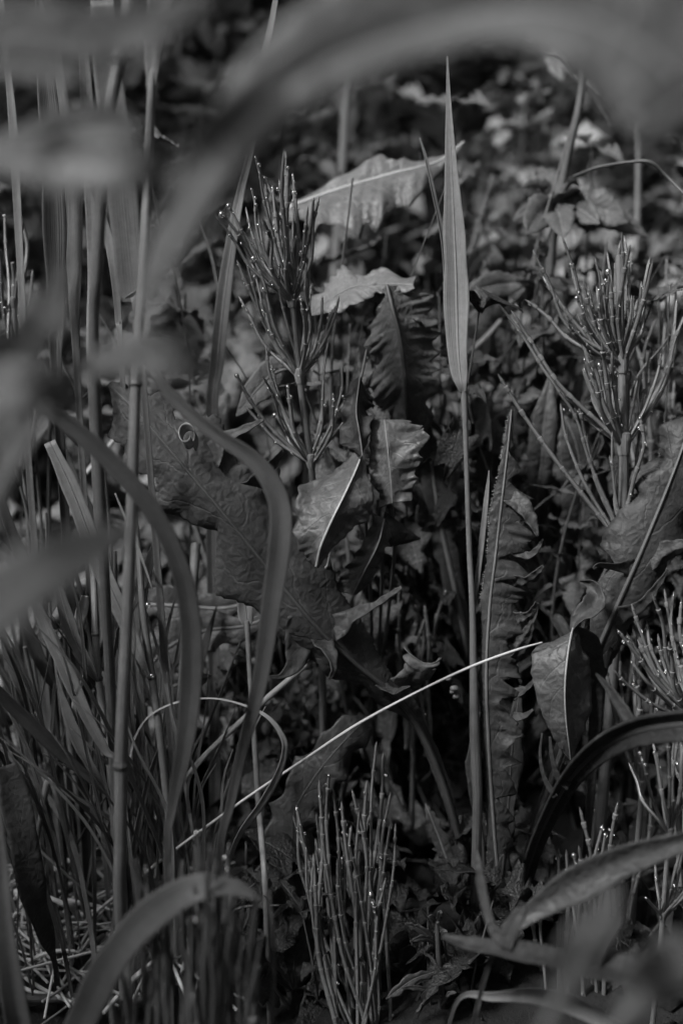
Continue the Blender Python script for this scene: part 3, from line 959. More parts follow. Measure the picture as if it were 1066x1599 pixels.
for i, (x, y, d, n, lo, hi, lab) in enumerate([
        (920, 1500, .60, 10, 120, 260, 'sparse horsetail in the dark gap under the arching stalk'),
        (955, 1470, .63, 10, 120, 240, 'crowded dark horsetail stems behind the low blurred blade'),
        (870, 1560, .60, 6, 120, 230, 'thin horsetail stems rising beside the dark leaf stalks'),
        (640, 1110, .66, 9, 90, 190, 'small curled horsetail shoots behind the pale curled lobe'),
        (20, 480, .62, 5, 70, 140, 'droplet-covered horsetail tips half hidden by the pale edge-on blade'),
        (30, 660, .61, 7, 80, 160, 'horsetail stems with drops in the clump below the blurred leaf'),
        (1010, 700, .66, 12, 150, 330, 'slim horsetail standing behind the largest one'),
        (1090, 1330, .60, 10, 120, 260, 'horsetail at the edge of the arching stalk')]):
    horsetail(lab, [(x, y - lo, d), (x + 3, y - 40, d + .004), (x + 5, y + 30, d + .01)], [(x + 3, y, d + .005, fan(rh, n, x, y, 17, lo, hi), .03)], 60 + i, sw=9, bw=7.5, drops=.8, jit=18)
for i, (x, y, d, n, lo, hi) in enumerate([(300, 1560, .445, 14, 150, 300), (345, 1600, .455, 14, 180, 340), (245, 1620, .45, 9, 200, 360), (395, 1600, .45, 12, 150, 300), (190, 1640, .46, 7, 100, 230), (330, 1500, .47, 10, 110, 260)]):
    horsetail('blurred dark horsetail tuft crowding below the arching grass blade', [(x, y - lo * .8, d), (x + 2, y, d + .004), (x + 4, y + 60, d + .01)],
              [(x + 2, y, d + .004, fan(rh, n, x, y, 11, lo * .8, hi * .8), .02)], 80 + i, sw=12, bw=9, drops=.25, fine=False, mat='horse_dark', jit=26, group='blurred horsetail tufts')

# ------------------------------------------------------------------ lobed leaves
def leaf(parent, left, mid, right, mat='leaf', rib='rib', ribw=(7, 2), extra=(), bristle=None, label=None, holes=None, ribside=1, name='leaf', **kw):
    """One leaf: blade mesh with its midrib (and bristles) as sub-parts."""
    g = Geo()
    m, S = loft(g, left, mid, right, **kw)
    for e in extra:                       # narrow free lobes of the same blade
        ribbon(g, e['p'], e.get('roll', 0), e.get('fold', .2), nv=7, thick=.0004, ripple=e.get('ripple', .1), rf=4)
    o = obj(name, g, M[mat], parent, label=label)
    if ribw:
        d = np.linspace(mid[0][2], mid[-1][2], len(m))
        T = tangents(m)
        nc = S.shape[1] // 2
        N = nrm(np.cross(S[:, nc + 1] - S[:, nc - 1], T))
        N = N * np.sign((N * (CPOS - m)).sum(1))[:, None]
        w = np.linspace(ribw[0], ribw[1], len(m)) * d * .72 / IH * .5
        obj('midrib', tube(Geo(), m + N * w[:, None] * .35 * ribside, w, 8), M[rib], o)
    if bristle:
        side, cnt, ln = bristle
        g = Geo()
        e = S[:, 0] if side < 0 else S[:, -1]
        inn = S[:, 1] if side < 0 else S[:, -2]
        rb = np.random.default_rng(9)
        for k in range(cnt):
            i = rb.integers(2, len(e) - 2)
            f = rb.random()
            p = e[i] * (1 - f) + e[i + 1] * f
            dr = nrm(nrm(e[i] - inn[i]) + rb.normal(0, .35, 3))
            L = ln * rb.uniform(.5, 1.3)
            tube(g, p + dr * np.linspace(-.2, 1, 3)[:, None] * L, L * np.array([.10, .07, .01]), 3, cap=False)
        obj('bristles', g, M['bristle'], o, kind='stuff')
    return o


def lob(k, depth, seed, sharp=1.6, jit=.25, teeth=0.0, tk=70, endfade=True):
    def f(u):
        return lobes(u, k, depth, sharp, jit, seed, teeth, tk)
    return f


def rails(mid, lw, rw):
    """Rails from a midline (px,py,d) and half widths in px on both sides, square to the line in the picture plane."""
    a = np.array(mid, float)
    t = np.gradient(a[:, :2], axis=0)
    t /= np.linalg.norm(t, axis=1)[:, None]
    nx = np.stack([-t[:, 1], t[:, 0]], 1)

    def one(w, s):
        out = []
        for i in range(len(a)):
            x = w[i] if np.ndim(w[i]) == 0 else w[i][0]
            dd = 0 if np.ndim(w[i]) == 0 else w[i][1]
            out.append((a[i, 0] + s * nx[i, 0] * x, a[i, 1] + s * nx[i, 1] * x, a[i, 2] + dd))
        return out
    return one(lw, -1), [tuple(q) for q in a], one(rw, 1)


# ---- the big thistle-like rosette whose leaves fill the middle
rosette_base = G(765, 1490)
rosette = empty('thistle_rosette', rosette_base, 'large lobed thistle-like rosette with one big dark leaf slanting across the hollow', 'plant')
mid = [(742, 1420, .635), (700, 1250, .62), (655, 1140, .61), (615, 1086, .60), (560, 1040, .592), (500, 985, .585), (430, 902, .58), (350, 803, .576), (280, 720, .576), (225, 655, .58), (170, 600, .59)]
# half widths: (px, depth change at the edge)
lw = [(7, 0), (9, 0), (12, .004), (22, .006), (30, .008), (60, .01), (80, .01), (88, .012), (86, .012), (66, .014), (6, 0)]
rw = [(7, 0), (9, 0), (14, .004), (26, .004), (44, .004), (72, .006), (94, .008), (106, .01), (92, .012), (62, .012), (6, 0)]
L_, M_, R_ = rails(mid, lw, rw)
leaf(rosette, L_, M_, R_, 'leaf_dark', 'rib_dark', (11, 3), camber=.10, ripple=.07, rf=8, n=260, nv=20, pucker=.07, fl=lob(8, .6, 5, 1.0, .3, .09, 90), fr=lob(8, .5, 8, 1.0, .3, .09, 90), sweep=.3,
     holes=[(.27, .70, .08, .022), (.20, .62, .05, .014), (.74, .80, .035, .012), (.66, .60, .03, .008), (.33, .82, .03, .008), (.80, .66, .05, .012)],
     extra=[dict(p=[(520, 985, .586, 46), (550, 962, .583, 26), (585, 945, .578, 13), (610, 928, .574, 9), (627, 917, .572, 6)], roll=25, ripple=.25),
            dict(p=[(330, 720, .58, 50), (345, 690, .578, 26), (372, 675, .576, 15), (395, 664, .574, 11), (412, 655, .572, 4)], roll=30),
            dict(p=[(400, 760, .58, 60), (415, 735, .577, 26), (430, 718, .574, 14), (441, 703, .573, 5)], roll=-30),
            dict(p=[(500, 1000, .585, 40), (515, 1020, .58, 24), (520, 1045, .575, 12), (514, 1060, .573, 5)], roll=40),
            dict(p=[(470, 960, .585, 40), (466, 1000, .59, 44), (460, 1035, .59, 30), (440, 1055, .588, 10), (420, 1057, .586, 4)], roll=10),
            dict(p=[(590, 1068, .597, 24), (615, 1080, .594, 14), (630, 1075, .59, 8), (640, 1072, .588, 3)], roll=50)],
     label='big dark leaf with a strong straight midrib')
# upright leaf with bristly edge
leaf(rosette,
     [(768, 1400, .60), (758, 1280, .595), (753, 1150, .588), (751, 1050, .585), (752, 950, .583), (758, 870, .58), (766, 790, .578), (783, 710, .577), (796, 640, .577)],
     [(780, 1400, .60), (770, 1280, .592), (762, 1150, .585), (759, 1050, .582), (764, 950, .580), (773, 870, .578), (782, 790, .577), (791, 710, .577), (798, 640, .577)],
     [(800, 1400, .60), (806, 1280, .594), (812, 1150, .588), (818, 1050, .585), (828, 950, .583), (834, 870, .582), (832, 790, .582), (808, 710, .58), (800, 640, .577)],
     'leaf_dark', 'rib', (6, 3), camber=.16, ripple=.14, rf=10, n=240, nv=11, pucker=.06, holes=[(.78, .62, .10, .012), (.8, .52, .08, .010), (.74, .72, .08, .010)], fr=lob(17, .75, 12, .9, .35, .10, 110), fl=lob(9, .12, 3, 1.2, .3, .1, 90), sweep=-.35, bristle=(-1, 420, .0011),
     extra=[dict(p=[(800, 855, .58, 26), (822, 868, .578, 13), (838, 858, .575, 9), (847, 842, .573, 3)], roll=20, ripple=.3),
            dict(p=[(800, 905, .58, 22), (820, 905, .577, 12), (838, 893, .574, 10), (848, 883, .573, 4)], roll=-20, ripple=.3),
            dict(p=[(805, 965, .58, 20), (825, 958, .577, 10), (838, 940, .574, 8)], roll=-20, ripple=.3),
            dict(p=[(800, 1005, .583, 20), (822, 985, .58, 12), (836, 955, .577, 10), (838, 944, .576, 3)], roll=30, ripple=.2),
            dict(p=[(800, 1030, .583, 18), (815, 1010, .58, 14), (828, 985, .577, 10), (830, 972, .576, 3)], roll=-30, ripple=.2),
            dict(p=[(795, 775, .578, 30), (815, 790, .574, 26), (830, 815, .572, 18), (839, 838, .571, 4)], roll=20, ripple=.2),
            dict(p=[(800, 1085, .585, 20), (822, 1075, .582, 10), (835, 1060, .58, 5)], roll=20),
            dict(p=[(800, 1120, .586, 18), (818, 1118, .583, 10), (832, 1108, .58, 4)], roll=20)],
     label='upright narrow leaf with bristly margin and comb-like lobes')
# leaf rising to the far side of the big horsetail
mid = [(805, 1420, .625), (838, 1285, .61), (880, 1160, .60), (920, 1045, .592), (960, 952, .587), (1000, 862, .585), (1040, 765, .585), (1068, 690, .587), (1090, 620, .59)]
L_, M_, R_ = rails(mid, [(9, 0), (11, 0), (13, 0), (22, .002), (40, .004), (62, .006), (72, .01), (50, .01), (6, 0)], [(9, 0), (11, 0), (13, 0), (26, .002), (50, .004), (72, .006), (84, .01), (60, .01), (6, 0)])
leaf(rosette, L_, M_, R_, 'leaf_dark', 'rib_dark', (11, 4), camber=.18, ripple=.10, rf=9, n=170, nv=11, fl=lob(8, .5, 33, 1.0, .3, .08, 80), fr=lob(8, .5, 34, 1.0, .3, .08, 80), sweep=-.4,
     extra=[dict(p=[(985, 885, .586, 30), (960, 885, .582, 12), (935, 882, .578, 9), (925, 888, .577, 3)], roll=20),
            dict(p=[(1010, 870, .586, 50), (1040, 855, .583, 22), (1070, 850, .581, 15), (1110, 858, .58, 10)], roll=20, ripple=.2),
            dict(p=[(965, 960, .587, 30), (1000, 945, .583, 18), (1025, 915, .58, 12), (1042, 890, .579, 4)], roll=-20, ripple=.2),
            dict(p=[(940, 1040, .592, 20), (950, 1020, .588, 10), (955, 1010, .586, 4)], roll=20)],
     label='tall dark leaf with ragged lobes behind the largest horsetail')
# the arching dark stalk of a leaf bending sideways
g = Geo()
ctrl = [(1130, 1128, .485, 58), (1050, 1130, .495, 52), (985, 1142, .51, 46), (930, 1172, .53, 40), (885, 1220, .555, 32), (850, 1285, .585, 26), (825, 1350, .61, 24), (802, 1440, .64, 24)]
a = np.array(ctrl)
pos = catmull([P(*q[:3]) for q in a], 60)
w = catmull((a[:, 3] * a[:, 2] * .72 / IH)[:, None], 60)[:, 0]
ribbon_world(g, pos, w * .5, np.full(60, 25.0), .55, 13, .0012)
for e in (dict(p=[(985, 1128, .51, 22), (970, 1105, .515, 20), (950, 1075, .52, 14), (930, 1052, .525, 3)], roll=30), dict(p=[(890, 1225, .553, 22), (872, 1215, .553, 11), (862, 1185, .552, 7), (858, 1150, .552, 4)], roll=20),
          dict(p=[(868, 1245, .56, 14), (850, 1215, .562, 8), (843, 1180, .562, 5), (846, 1145, .562, 3)], roll=40)):
    ribbon(g, e['p'], e['roll'], .2, nv=7, thick=.0004)
st = obj('leaf', g, M['leaf_shade'], rosette, label='thick dark arching leaf stalk with thin hooked lobes')
N = nrm(CPOS - pos)
obj('midrib', tube(Geo(), pos - N * w[:, None] * .1, w * .2, 10), M['rib_dark'], st)
# narrow toothed leaf
mid = [(735, 1470, .63), (722, 1420, .625), (705, 1365, .62), (688, 1315, .617), (672, 1275, .615), (664, 1255, .615)]
L_, M_, R_ = rails(mid, [3, 10, 15, 14, 9, 1], [3, 11, 17, 15, 9, 1])
leaf(rosette, L_, M_, R_, 'leaf', 'rib', (5, 2), ripple=.15, rf=6, n=80, nv=5, fl=lob(8, .5, 51, 1.1, .3), fr=lob(8, .5, 52, 1.1, .3), label='narrow toothed leaf leaning in the dark')
# inner dark stalks
for (x0, x1, y1, w0) in ((790, 800, 1160, 18), (752, 735, 1200, 10)):
    mid = [(775, 1470, .635), (780 if x0 > 770 else 760, 1400, .625), (x0, 1300, .615), (x1, y1, .61), (x1 + 12, y1 - 90, .61)]
    L_, M_, R_ = rails(mid, [5, w0 * .6, w0 * .8, w0, 2], [5, w0 * .6, w0 * .8, w0, 2])
    leaf(rosette, L_, M_, R_, 'leaf_dark', 'rib_dark', (7, 2), ripple=.2, rf=7, n=60, nv=5, fl=lob(7, .5, 61, 1.1, .3), fr=lob(7, .5, 62, 1.1, .3))
# curled pale lobe near the straw
leaf(rosette, [(622, 1090, .60), (612, 1050, .59), (632, 1022, .585), (640, 1010, .585)][::1], [(640, 1075, .60), (640, 1058, .588), (655, 1045, .58), (662, 1035, .578)], [(650, 1072, .60), (672, 1060, .588), (686, 1040, .58), (690, 1020, .58)],
     'leaf_pale', None, None, camber=.35, ripple=.25, rf=3, n=50, nv=8, fl=lob(3, .4, 71, 1.2, .2), fr=lob(3, .4, 72, 1.2, .2), label='small pale curled lobe')

# ---- drooping leaf with bright midrib
droop = empty('drooping_leaf_plant', G(905, 1500), 'single pale leaf hanging down with a bright white midrib and curled neck', 'plant')
leaf(droop, [(900, 985, .575), (862, 1000, .572), (833, 1012, .57), (829, 1050, .568), (838, 1090, .568), (855, 1135, .57), (874, 1170, .573), (888, 1186, .576)],
     [(895, 980, .572), (891, 992, .567), (886, 1020, .563), (882, 1055, .561), (881, 1090, .562), (883, 1125, .565), (887, 1158, .57), (890, 1186, .576)],
     [(900, 980, .575), (908, 1000, .572), (920, 1022, .572), (924, 1050, .574), (924, 1088, .575), (914, 1125, .575), (904, 1160, .575), (892, 1186, .576)],
     'leaf_soft', 'rib_pale', (3.4, 2), camber=.06, pucker=.07, ripple=.05, rf=5, n=110, nv=10, fl=lob(12, .05, 91, 1, .2), fr=lob(12, .05, 92, 1, .2))
g = Geo()
nk = [(893, 985, .571, 12), (905, 965, .571, 26), (922, 950, .572, 34), (930, 930, .575, 30), (922, 912, .578, 18), (905, 908, .58, 6)]
ribbon(g, nk, [60, 40, 20, 10, 20, 40], .5, nv=9, thick=.0004)
obj('leaf_neck', g, M['leaf_dark'], droop)
g = Geo()
ribbon(g, [(897, 982, .573, 14), (912, 1005, .58, 40), (925, 1040, .59, 34), (930, 1100, .6, 22), (920, 1250, .62, 14), (908, 1420, .66, 10), (905, 1500, .69, 10)], 20, .3, nv=7, thick=.0006)
obj('leaf_stalk', g, M['leaf_dark'], droop)

# ---- leaf folded over at the back, hanging and lobed
fold_pl = empty('folded_leaf_plant', G(650, 1230), 'lobed plant with one leaf bent over, its pale tip pointing aside', 'plant')
leaf(fold_pl, [(578, 462, .632), (571, 510, .63), (572, 560, .632), (580, 620, .638), (600, 690, .655), (640, 900, .72), (650, 1200, .84)],
     [(604, 446, .622), (612, 480, .618), (622, 520, .618), (630, 570, .622), (636, 640, .634), (652, 900, .71), (655, 1200, .84)],
     [(650, 438, .632), (684, 470, .63), (694, 520, .63), (692, 575, .632), (684, 640, .638), (668, 900, .71), (660, 1200, .84)],
     'leaf_soft', 'rib_dark', (6, 7), camber=.10, ripple=.10, rf=8, n=150, nv=12, pucker=.05, fl=lob(11, .25, 101, 1.1, .3), fr=lob(13, .32, 102, 1.0, .3), label='hanging leaf blade with wavy lobed margin')
leaf(fold_pl, [(485, 491, .645), (492, 466, .65), (515, 438, .655), (537, 426, .655), (570, 428, .652), (610, 430, .645), (650, 436, .635)],
     [(485, 492, .64), (507, 474, .635), (530, 459, .632), (552, 449, .632), (580, 446, .632), (612, 444, .63), (645, 446, .626)],
     [(485, 493, .64), (523, 488, .628), (552, 478, .625), (580, 468, .624), (603, 462, .624), (624, 456, .624), (648, 452, .624)],
     'leaf_bright', 'rib', (3, 4), camber=.15, ripple=.10, rf=5, n=90, nv=9, fl=lob(7, .15, 111, 1.0, .3), fr=lob(8, .2, 112, 1, .3), label='pale pointed leaf tip folded over')
# arched pale leaf
leaf(fold_pl, [(500, 700, .80), (415, 480, .73), (412, 380, .70), (443, 326, .69), (480, 303, .69), (540, 268, .69), (585, 246, .69), (620, 241, .69), (655, 250, .69), (690, 243, .69), (722, 222, .69)],
     [(508, 700, .80), (420, 480, .73), (418, 380, .70), (445, 332, .685), (480, 314, .685), (540, 293, .685), (585, 280, .685), (620, 270, .685), (655, 262, .685), (690, 250, .688), (724, 222, .69)],
     [(516, 700, .80), (426, 480, .73), (426, 382, .70), (455, 350, .68), (485, 372, .672), (540, 372, .668), (585, 354, .668), (622, 342, .67), (657, 312, .676), (690, 268, .686), (725, 224, .69)],
     'leaf_pale', 'rib_pale', (7, 4), camber=.2, ripple=.10, rf=7, n=140, nv=10, fl=lob(8, .3, 121, 1.1, .3), fr=lob(10, .4, 122, 1.1, .3), label='arched pale leaf with a light midrib')
# long pale strap leaf
mid = [(760, 1250, .84), (735, 1050, .70), (712, 930, .672), (690, 830, .665), (675, 740, .66), (660, 665, .66), (652, 640, .66)]
L_, M_, R_ = rails(mid, [8, 12, 18, 22, 20, 12, 2], [8, 10, 16, 20, 20, 12, 2])
leaf(fold_pl, L_, M_, R_, 'leaf', 'rib', (9, 4), camber=.2, ripple=.08, rf=6, n=90, nv=7, fl=lob(6, .25, 131, 1.1, .3), fr=lob(6, .25, 132, 1.1, .3), label='long strap-like leaf with a broad pale rib')

# ---- crumpled torn leaves over the diagonal leaf
crump = empty('crumpled_leaf_plant', G(570, 1240), 'crumpled torn leaves with a bright midrib resting over the big diagonal leaf', 'plant')
leaf(crump, [(548, 703, .58), (512, 728, .578), (475, 755, .575), (455, 785, .572), (452, 835, .57), (470, 868, .572), (492, 885, .575)],
     [(562, 718, .572), (552, 742, .57), (538, 772, .567), (524, 800, .565), (511, 828, .565), (500, 855, .567), (494, 884, .572)],
     [(566, 708, .578), (578, 745, .575), (585, 790, .575), (565, 822, .573), (540, 842, .572), (515, 862, .572), (497, 888, .575)],
     'leaf_soft', 'rib_pale', (3, 4.5), camber=.10, ripple=.09, rf=5, n=110, nv=14, pucker=.10, fl=lob(7, .12, 141, 1, .3), fr=lob(6, .14, 142, 1, .3), label='crumpled leaf with bright midrib')
leaf(crump, [(576, 652, .592), (576, 700, .588), (578, 750, .585), (592, 792, .583)], [(600, 656, .59), (605, 700, .582), (610, 750, .58), (612, 785, .58)], [(656, 652, .588), (670, 690, .584), (658, 740, .582), (645, 782, .582)],
     'leaf_soft', 'rib', (2, 1.2), camber=.15, ripple=.14, rf=4, n=90, nv=12, pucker=.1, fl=lob(5, .15, 151, 1, .3), fr=lob(6, .25, 152, 1, .3), label='broad crumpled leaf lobe')
leaf(crump, [(540, 592, .595), (528, 640, .59), (530, 690, .585), (548, 706, .582)], [(562, 585, .59), (556, 640, .584), (562, 680, .58), (566, 712, .578)], [(590, 625, .592), (592, 640, .59), (575, 670, .586), (574, 712, .58)],
     'leaf_dark', 'rib', (2, 2), camber=.3, ripple=.28, rf=2.5, n=80, nv=9, fl=lob(3, .35, 161, 1, .2), fr=lob(3, .35, 162, 1, .2), label='dark S-curled leaf lobe with pale margin')
leaf(crump, [(580, 800, .585), (560, 850, .585), (530, 890, .588), (528, 925, .59)], [(600, 810, .582), (590, 850, .58), (570, 890, .582), (550, 930, .588)], [(628, 840, .588), (612, 860, .586), (598, 885, .588), (560, 930, .59)],
     'leaf', 'rib', (2, 2), camber=.3, ripple=.2, rf=3, n=70, nv=8, fl=lob(4, .2, 171, 1, .2), fr=lob(4, .3, 172, 1, .2))
leaf(crump, [(600, 800, .59), (620, 815, .59), (640, 830, .592), (655, 840, .594)], [(596, 815, .588), (615, 828, .587), (632, 836, .59), (656, 841, .594)], [(592, 840, .59), (605, 850, .59), (620, 850, .592), (655, 842, .594)],
     'leaf_dark', None, None, camber=.3, ripple=.1, rf=2, n=40, nv=6)
for (q, m_) in (([(520, 840, .583, 3), (512, 880, .585, 4), (508, 900, .59, 4), (520, 1000, .63, 5), (545, 1130, .70, 5), (570, 1240, .78, 6)], 'rib_pale'), ([(590, 780, .588, 5), (596, 860, .60, 6), (592, 1000, .66, 6), (575, 1240, .78, 7)], 'stem'), ([(612, 790, .585, 5), (615, 870, .61, 6), (598, 1030, .68, 6), (578, 1240, .78, 7)], 'stem'), ([(566, 712, .58, 5), (572, 830, .60, 6), (580, 1000, .66, 6), (572, 1240, .78, 7)], 'stem')):
    a = np.array(q)
    obj('leaf_stalk', tube(Geo(), catmull([P(*x[:3]) for x in a], 30), catmull((a[:, 3] * a[:, 2] * .72 / IH * .5)[:, None], 30)[:, 0], 8), M[m_], crump)

# ---- wavy leaf near the soil
wavy = empty('wavy_leaf_plant', G(455, 1560), 'wavy-edged dull leaf standing up from the soil behind the dewy tuft', 'plant')
mid = [(455, 1560, .615), (462, 1480, .62), (465, 1400, .622), (458, 1330, .622), (460, 1270, .622), (490, 1215, .622), (530, 1165, .622), (565, 1130, .625), (580, 1118, .63)]
L_, M_, R_ = rails(mid, [(8, 0), (46, .004), (54, .004), (44, .004), (44, .004), (42, .004), (36, .004), (22, .004), (2, 0)], [(8, 0), (46, .004), (52, .004), (40, .004), (42, .004), (40, .004), (36, .004), (20, .004), (2, 0)])
leaf(wavy, L_, M_, R_, 'leaf', 'rib_dark', (4, 1.5), camber=.15, ripple=.22, rf=6, n=140, nv=10, fl=lob(9, .35, 181, 1.1, .3), fr=lob(9, .35, 182, 1.1, .3))

# ---- pale leaves behind the clump
low = empty('low_pale_plant', G(250, 1260), 'low plant with pale lobed leaves lying behind the bent grass blades', 'plant')
for s, (mid, w_, mt) in enumerate((
        ([(430, 960, .63), (380, 978, .635), (320, 985, .64), (265, 1010, .645), (225, 1055, .65), (190, 1130, .68), (250, 1260, .76)], [2, 24, 34, 38, 36, 16, 6], 'leaf_pale'),
        ([(400, 940, .66), (340, 950, .66), (270, 945, .66), (215, 950, .665), (180, 1000, .69), (245, 1255, .77)], [2, 26, 34, 30, 16, 5], 'leaf'),
        ([(330, 1055, .66), (290, 1065, .66), (245, 1085, .67), (205, 1120, .69), (240, 1250, .76)], [2, 22, 30, 22, 5], 'leaf_soft'))):
    L_, M_, R_ = rails(mid, w_, w_)
    leaf(low, L_, M_, R_, mt, 'rib', (5, 6), camber=.2, ripple=.14, rf=5, n=90, nv=8, fl=lob(6, .35, 191 + s, 1.1, .3), fr=lob(6, .35, 195 + s, 1.1, .3))
tri = empty('pointed_leaf_plant', G(465, 1000), 'small plant with one pale pointed leaf drooping behind the horsetail', 'plant')
mid = [(465, 1000, .92), (478, 700, .70), (460, 590, .65), (430, 582, .64), (402, 608, .635), (385, 630, .632), (369, 650, .63)]
L_, M_, R_ = rails(mid, [4, 5, 22, 30, 24, 14, 1], [4, 5, 18, 26, 22, 12, 1])
leaf(tri, L_, M_, R_, 'leaf_pale', 'rib', (4, 2), camber=.12, ripple=.05, rf=4, n=60, nv=7, fl=lob(9, .12, 201, 1, .2), fr=lob(9, .12, 202, 1, .2))
# rolled leaf ring seen on the diagonal leaf
g = Geo()
ang = np.linspace(.3, 2 * math.pi + .9, 40)
cx, cy = 296, 683
q = np.array([P(cx - 3 + (9 + 1.3 * t) * math.cos(t) * .8, cy + (9 + 1.3 * t) * math.sin(t) * 1.1, .566 + .0006 * t + .001 * math.sin(2 * t)) for t in ang])
ax = nrm(-FWD * .8 + UPV * .8 - RGT * .35)
v = np.linspace(-1, 1, 6)
S = q[:, None] + ax[None, None] * (v * .0022)[None, :, None]
sheet(g, S, np.stack(np.broadcast_arrays((v * .5 + .5)[None], np.linspace(0, 1, 40)[:, None]), -1), .0003)
obj('rolled_leaf', g, M['straw_old'], None, 'small rolled-up pale leaf ring lying on the big dark leaf', 'leaf', origin=P(296, 683, .562))
# small collection of round pale seed discs
for k, (x, y, w) in enumerate(((700, 1060, 10), (709, 1075, 14), (712, 1088, 12), (706, 1080, 9))):
    g = Geo()
    c = P(x, y, .60 + .002 * k)
    th = np.linspace(0, 2 * math.pi, 13)[:-1]
    nu = np.linspace(.05, 1, 5)
    S = c + (nu[:, None, None] * w * mpp(.6) * .5) * (RGT * np.cos(th)[None, :, None] + UPV * .75 * np.sin(th)[None, :, None]) - FWD * (np.cos(nu * 1.4) * w * mpp(.6) * .25)[:, None, None]
    S = np.concatenate([S, S[:, :1]], 1)
    sheet(g, S, np.zeros(S.shape[:2] + (2,)), .0003)
    obj('round_leaflet', g, M['leaf_pale'], None, 'tiny round pale leaflet beside the bristly upright leaf', 'leaflet', 'round leaflets', origin=c)

# ------------------------------------------------------------------ sprig with small lobed leaves near the soil
sprig = empty('leafy_sprig', G(690, 1590), 'little sprig with small bright lobed leaflets on the dark soil', 'plant')
q = [P(682, 1440, .575), P(684, 1490, .58), P(688, 1540, .585), P(690, 1590, .598)]
obj('stem', tube(Geo(), catmull(q, 20), np.linspace(.0009, .0016, 20), 8), M['stem'], sprig)
for k, (a, b, w_) in enumerate((((684, 1480), (632, 1442), 14), ((684, 1475), (640, 1470), 10), ((682, 1445), (690, 1425), 9), ((683, 1450), (668, 1432), 8), ((686, 1515), (602, 1560), 22), ((688, 1560), (625, 1543), 9), ((688, 1555), (650, 1580), 9), ((684, 1470), (698, 1455), 8), ((689, 1570), (712, 1550), 8))):
    mx, my = (a[0] + b[0]) / 2, (a[1] + b[1]) / 2 - 8
    mid = [(a[0], a[1], .582), (mx, my, .575), (b[0], b[1], .57)]
    mid = [tuple(x) for x in catmull(mid, 6)]
    ws = [1, w_ * .35, w_ * .5, w_ * .55, w_ * .4, 1]
    L_, M_, R_ = rails(mid, ws, ws)
    leaf(sprig, L_, M_, R_, 'leaf_soft' if k != 4 else 'leaf', 'rib', (2.5, 1.2), camber=.3, ripple=.1, n=36, nv=5, fl=lob(4, .45, 210 + k, 1.1, .2), fr=lob(4, .45, 230 + k, 1.1, .2))

# ------------------------------------------------------------------ undergrowth behind
def proto(name, mat, k, depth, width, droop, fold, teeth, seed, nu=26, sharp=1.1):
    """Unit-length leaf along +Y, normal +Z, as shared mesh data."""
    r = np.random.default_rng(seed)
    u = np.linspace(0, 1, nu)
    w = width * (np.sin(np.pi * np.minimum(u * .97 + .02, 1) ** r.uniform(.6, .9)) ** .8) * .5
    v = np.array([-1, -.5, 0, .5, 1])
    fl = lobes(u, k, depth, sharp, .3, seed, teeth, 12) if k else np.ones(nu)
    fr = lobes(u, k, depth, sharp, .3, seed + 50, teeth, 12) if k else np.ones(nu)
    W = np.stack([w * fl, w * fl * .55, 0 * w, w * fr * .55, w * fr], 1) + np.array([-0.0, 0, 0, 0, 0])
    W = np.maximum(W, .006) * np.abs(v) * np.array([1, 1 / .5 , 1, 1 / .5, 1])
    X = W * np.sign(v)
    tw = catmull(r.normal(0, .35, (4, 1)), nu)[:, 0]
    rip = catmull(r.normal(0, .16, (9, 2)), nu) * width
    Z = -droop * u[:, None] ** 2 + fold * np.abs(X) + np.tan(tw)[:, None] * X * .5 - 1.2 * (X ** 2) * r.uniform(-1, 1.5)
    Z[:, 0] += rip[:, 0]
    Z[:, -1] += rip[:, 1]
    Y = u[:, None] * (1 - .12 * droop) + .3 * np.abs(X) * r.uniform(-.2, 1)
    X = X + (r.uniform(-.25, .25) * u ** 2)[:, None]
    g = Geo()
    sheet(g, np.stack([X, Y, Z], -1), np.stack(np.broadcast_arrays((v * .5 + .5)[None], u[:, None]), -1), .008)
    return g.mesh(name, M['far_' + mat], np.zeros(3))


LP = {}
for mt in ('leaf', 'leaf_dark', 'leaf_shade', 'leaf_pale', 'leaf_soft', 'leaf_bright'):
    LP[mt] = dict(
        toothed=[proto('toothed_leaf', mt, 9, .22, .55 + .05 * k, .15 + .22 * k, .45 - .1 * k, .12, 1 + k) for k in range(4)],
        oval=[proto('oval_leaf', mt, 5, .08, .5 + .05 * k, .1 + .28 * k, .5 - .1 * k, .03, 11 + k, nu=16) for k in range(4)],
        lobed=[proto('lobed_leaf', mt, 5 + k % 2, .65, .8, .1 + .28 * k, .4 - .1 * k, .1, 21 + k, nu=32, sharp=.9) for k in range(4)],
        narrow=[proto('narrow_leaf', mt, 0, 0, .13 + .02 * k, .1 + .3 * k, .5, 0, 31 + k, nu=12) for k in range(4)])


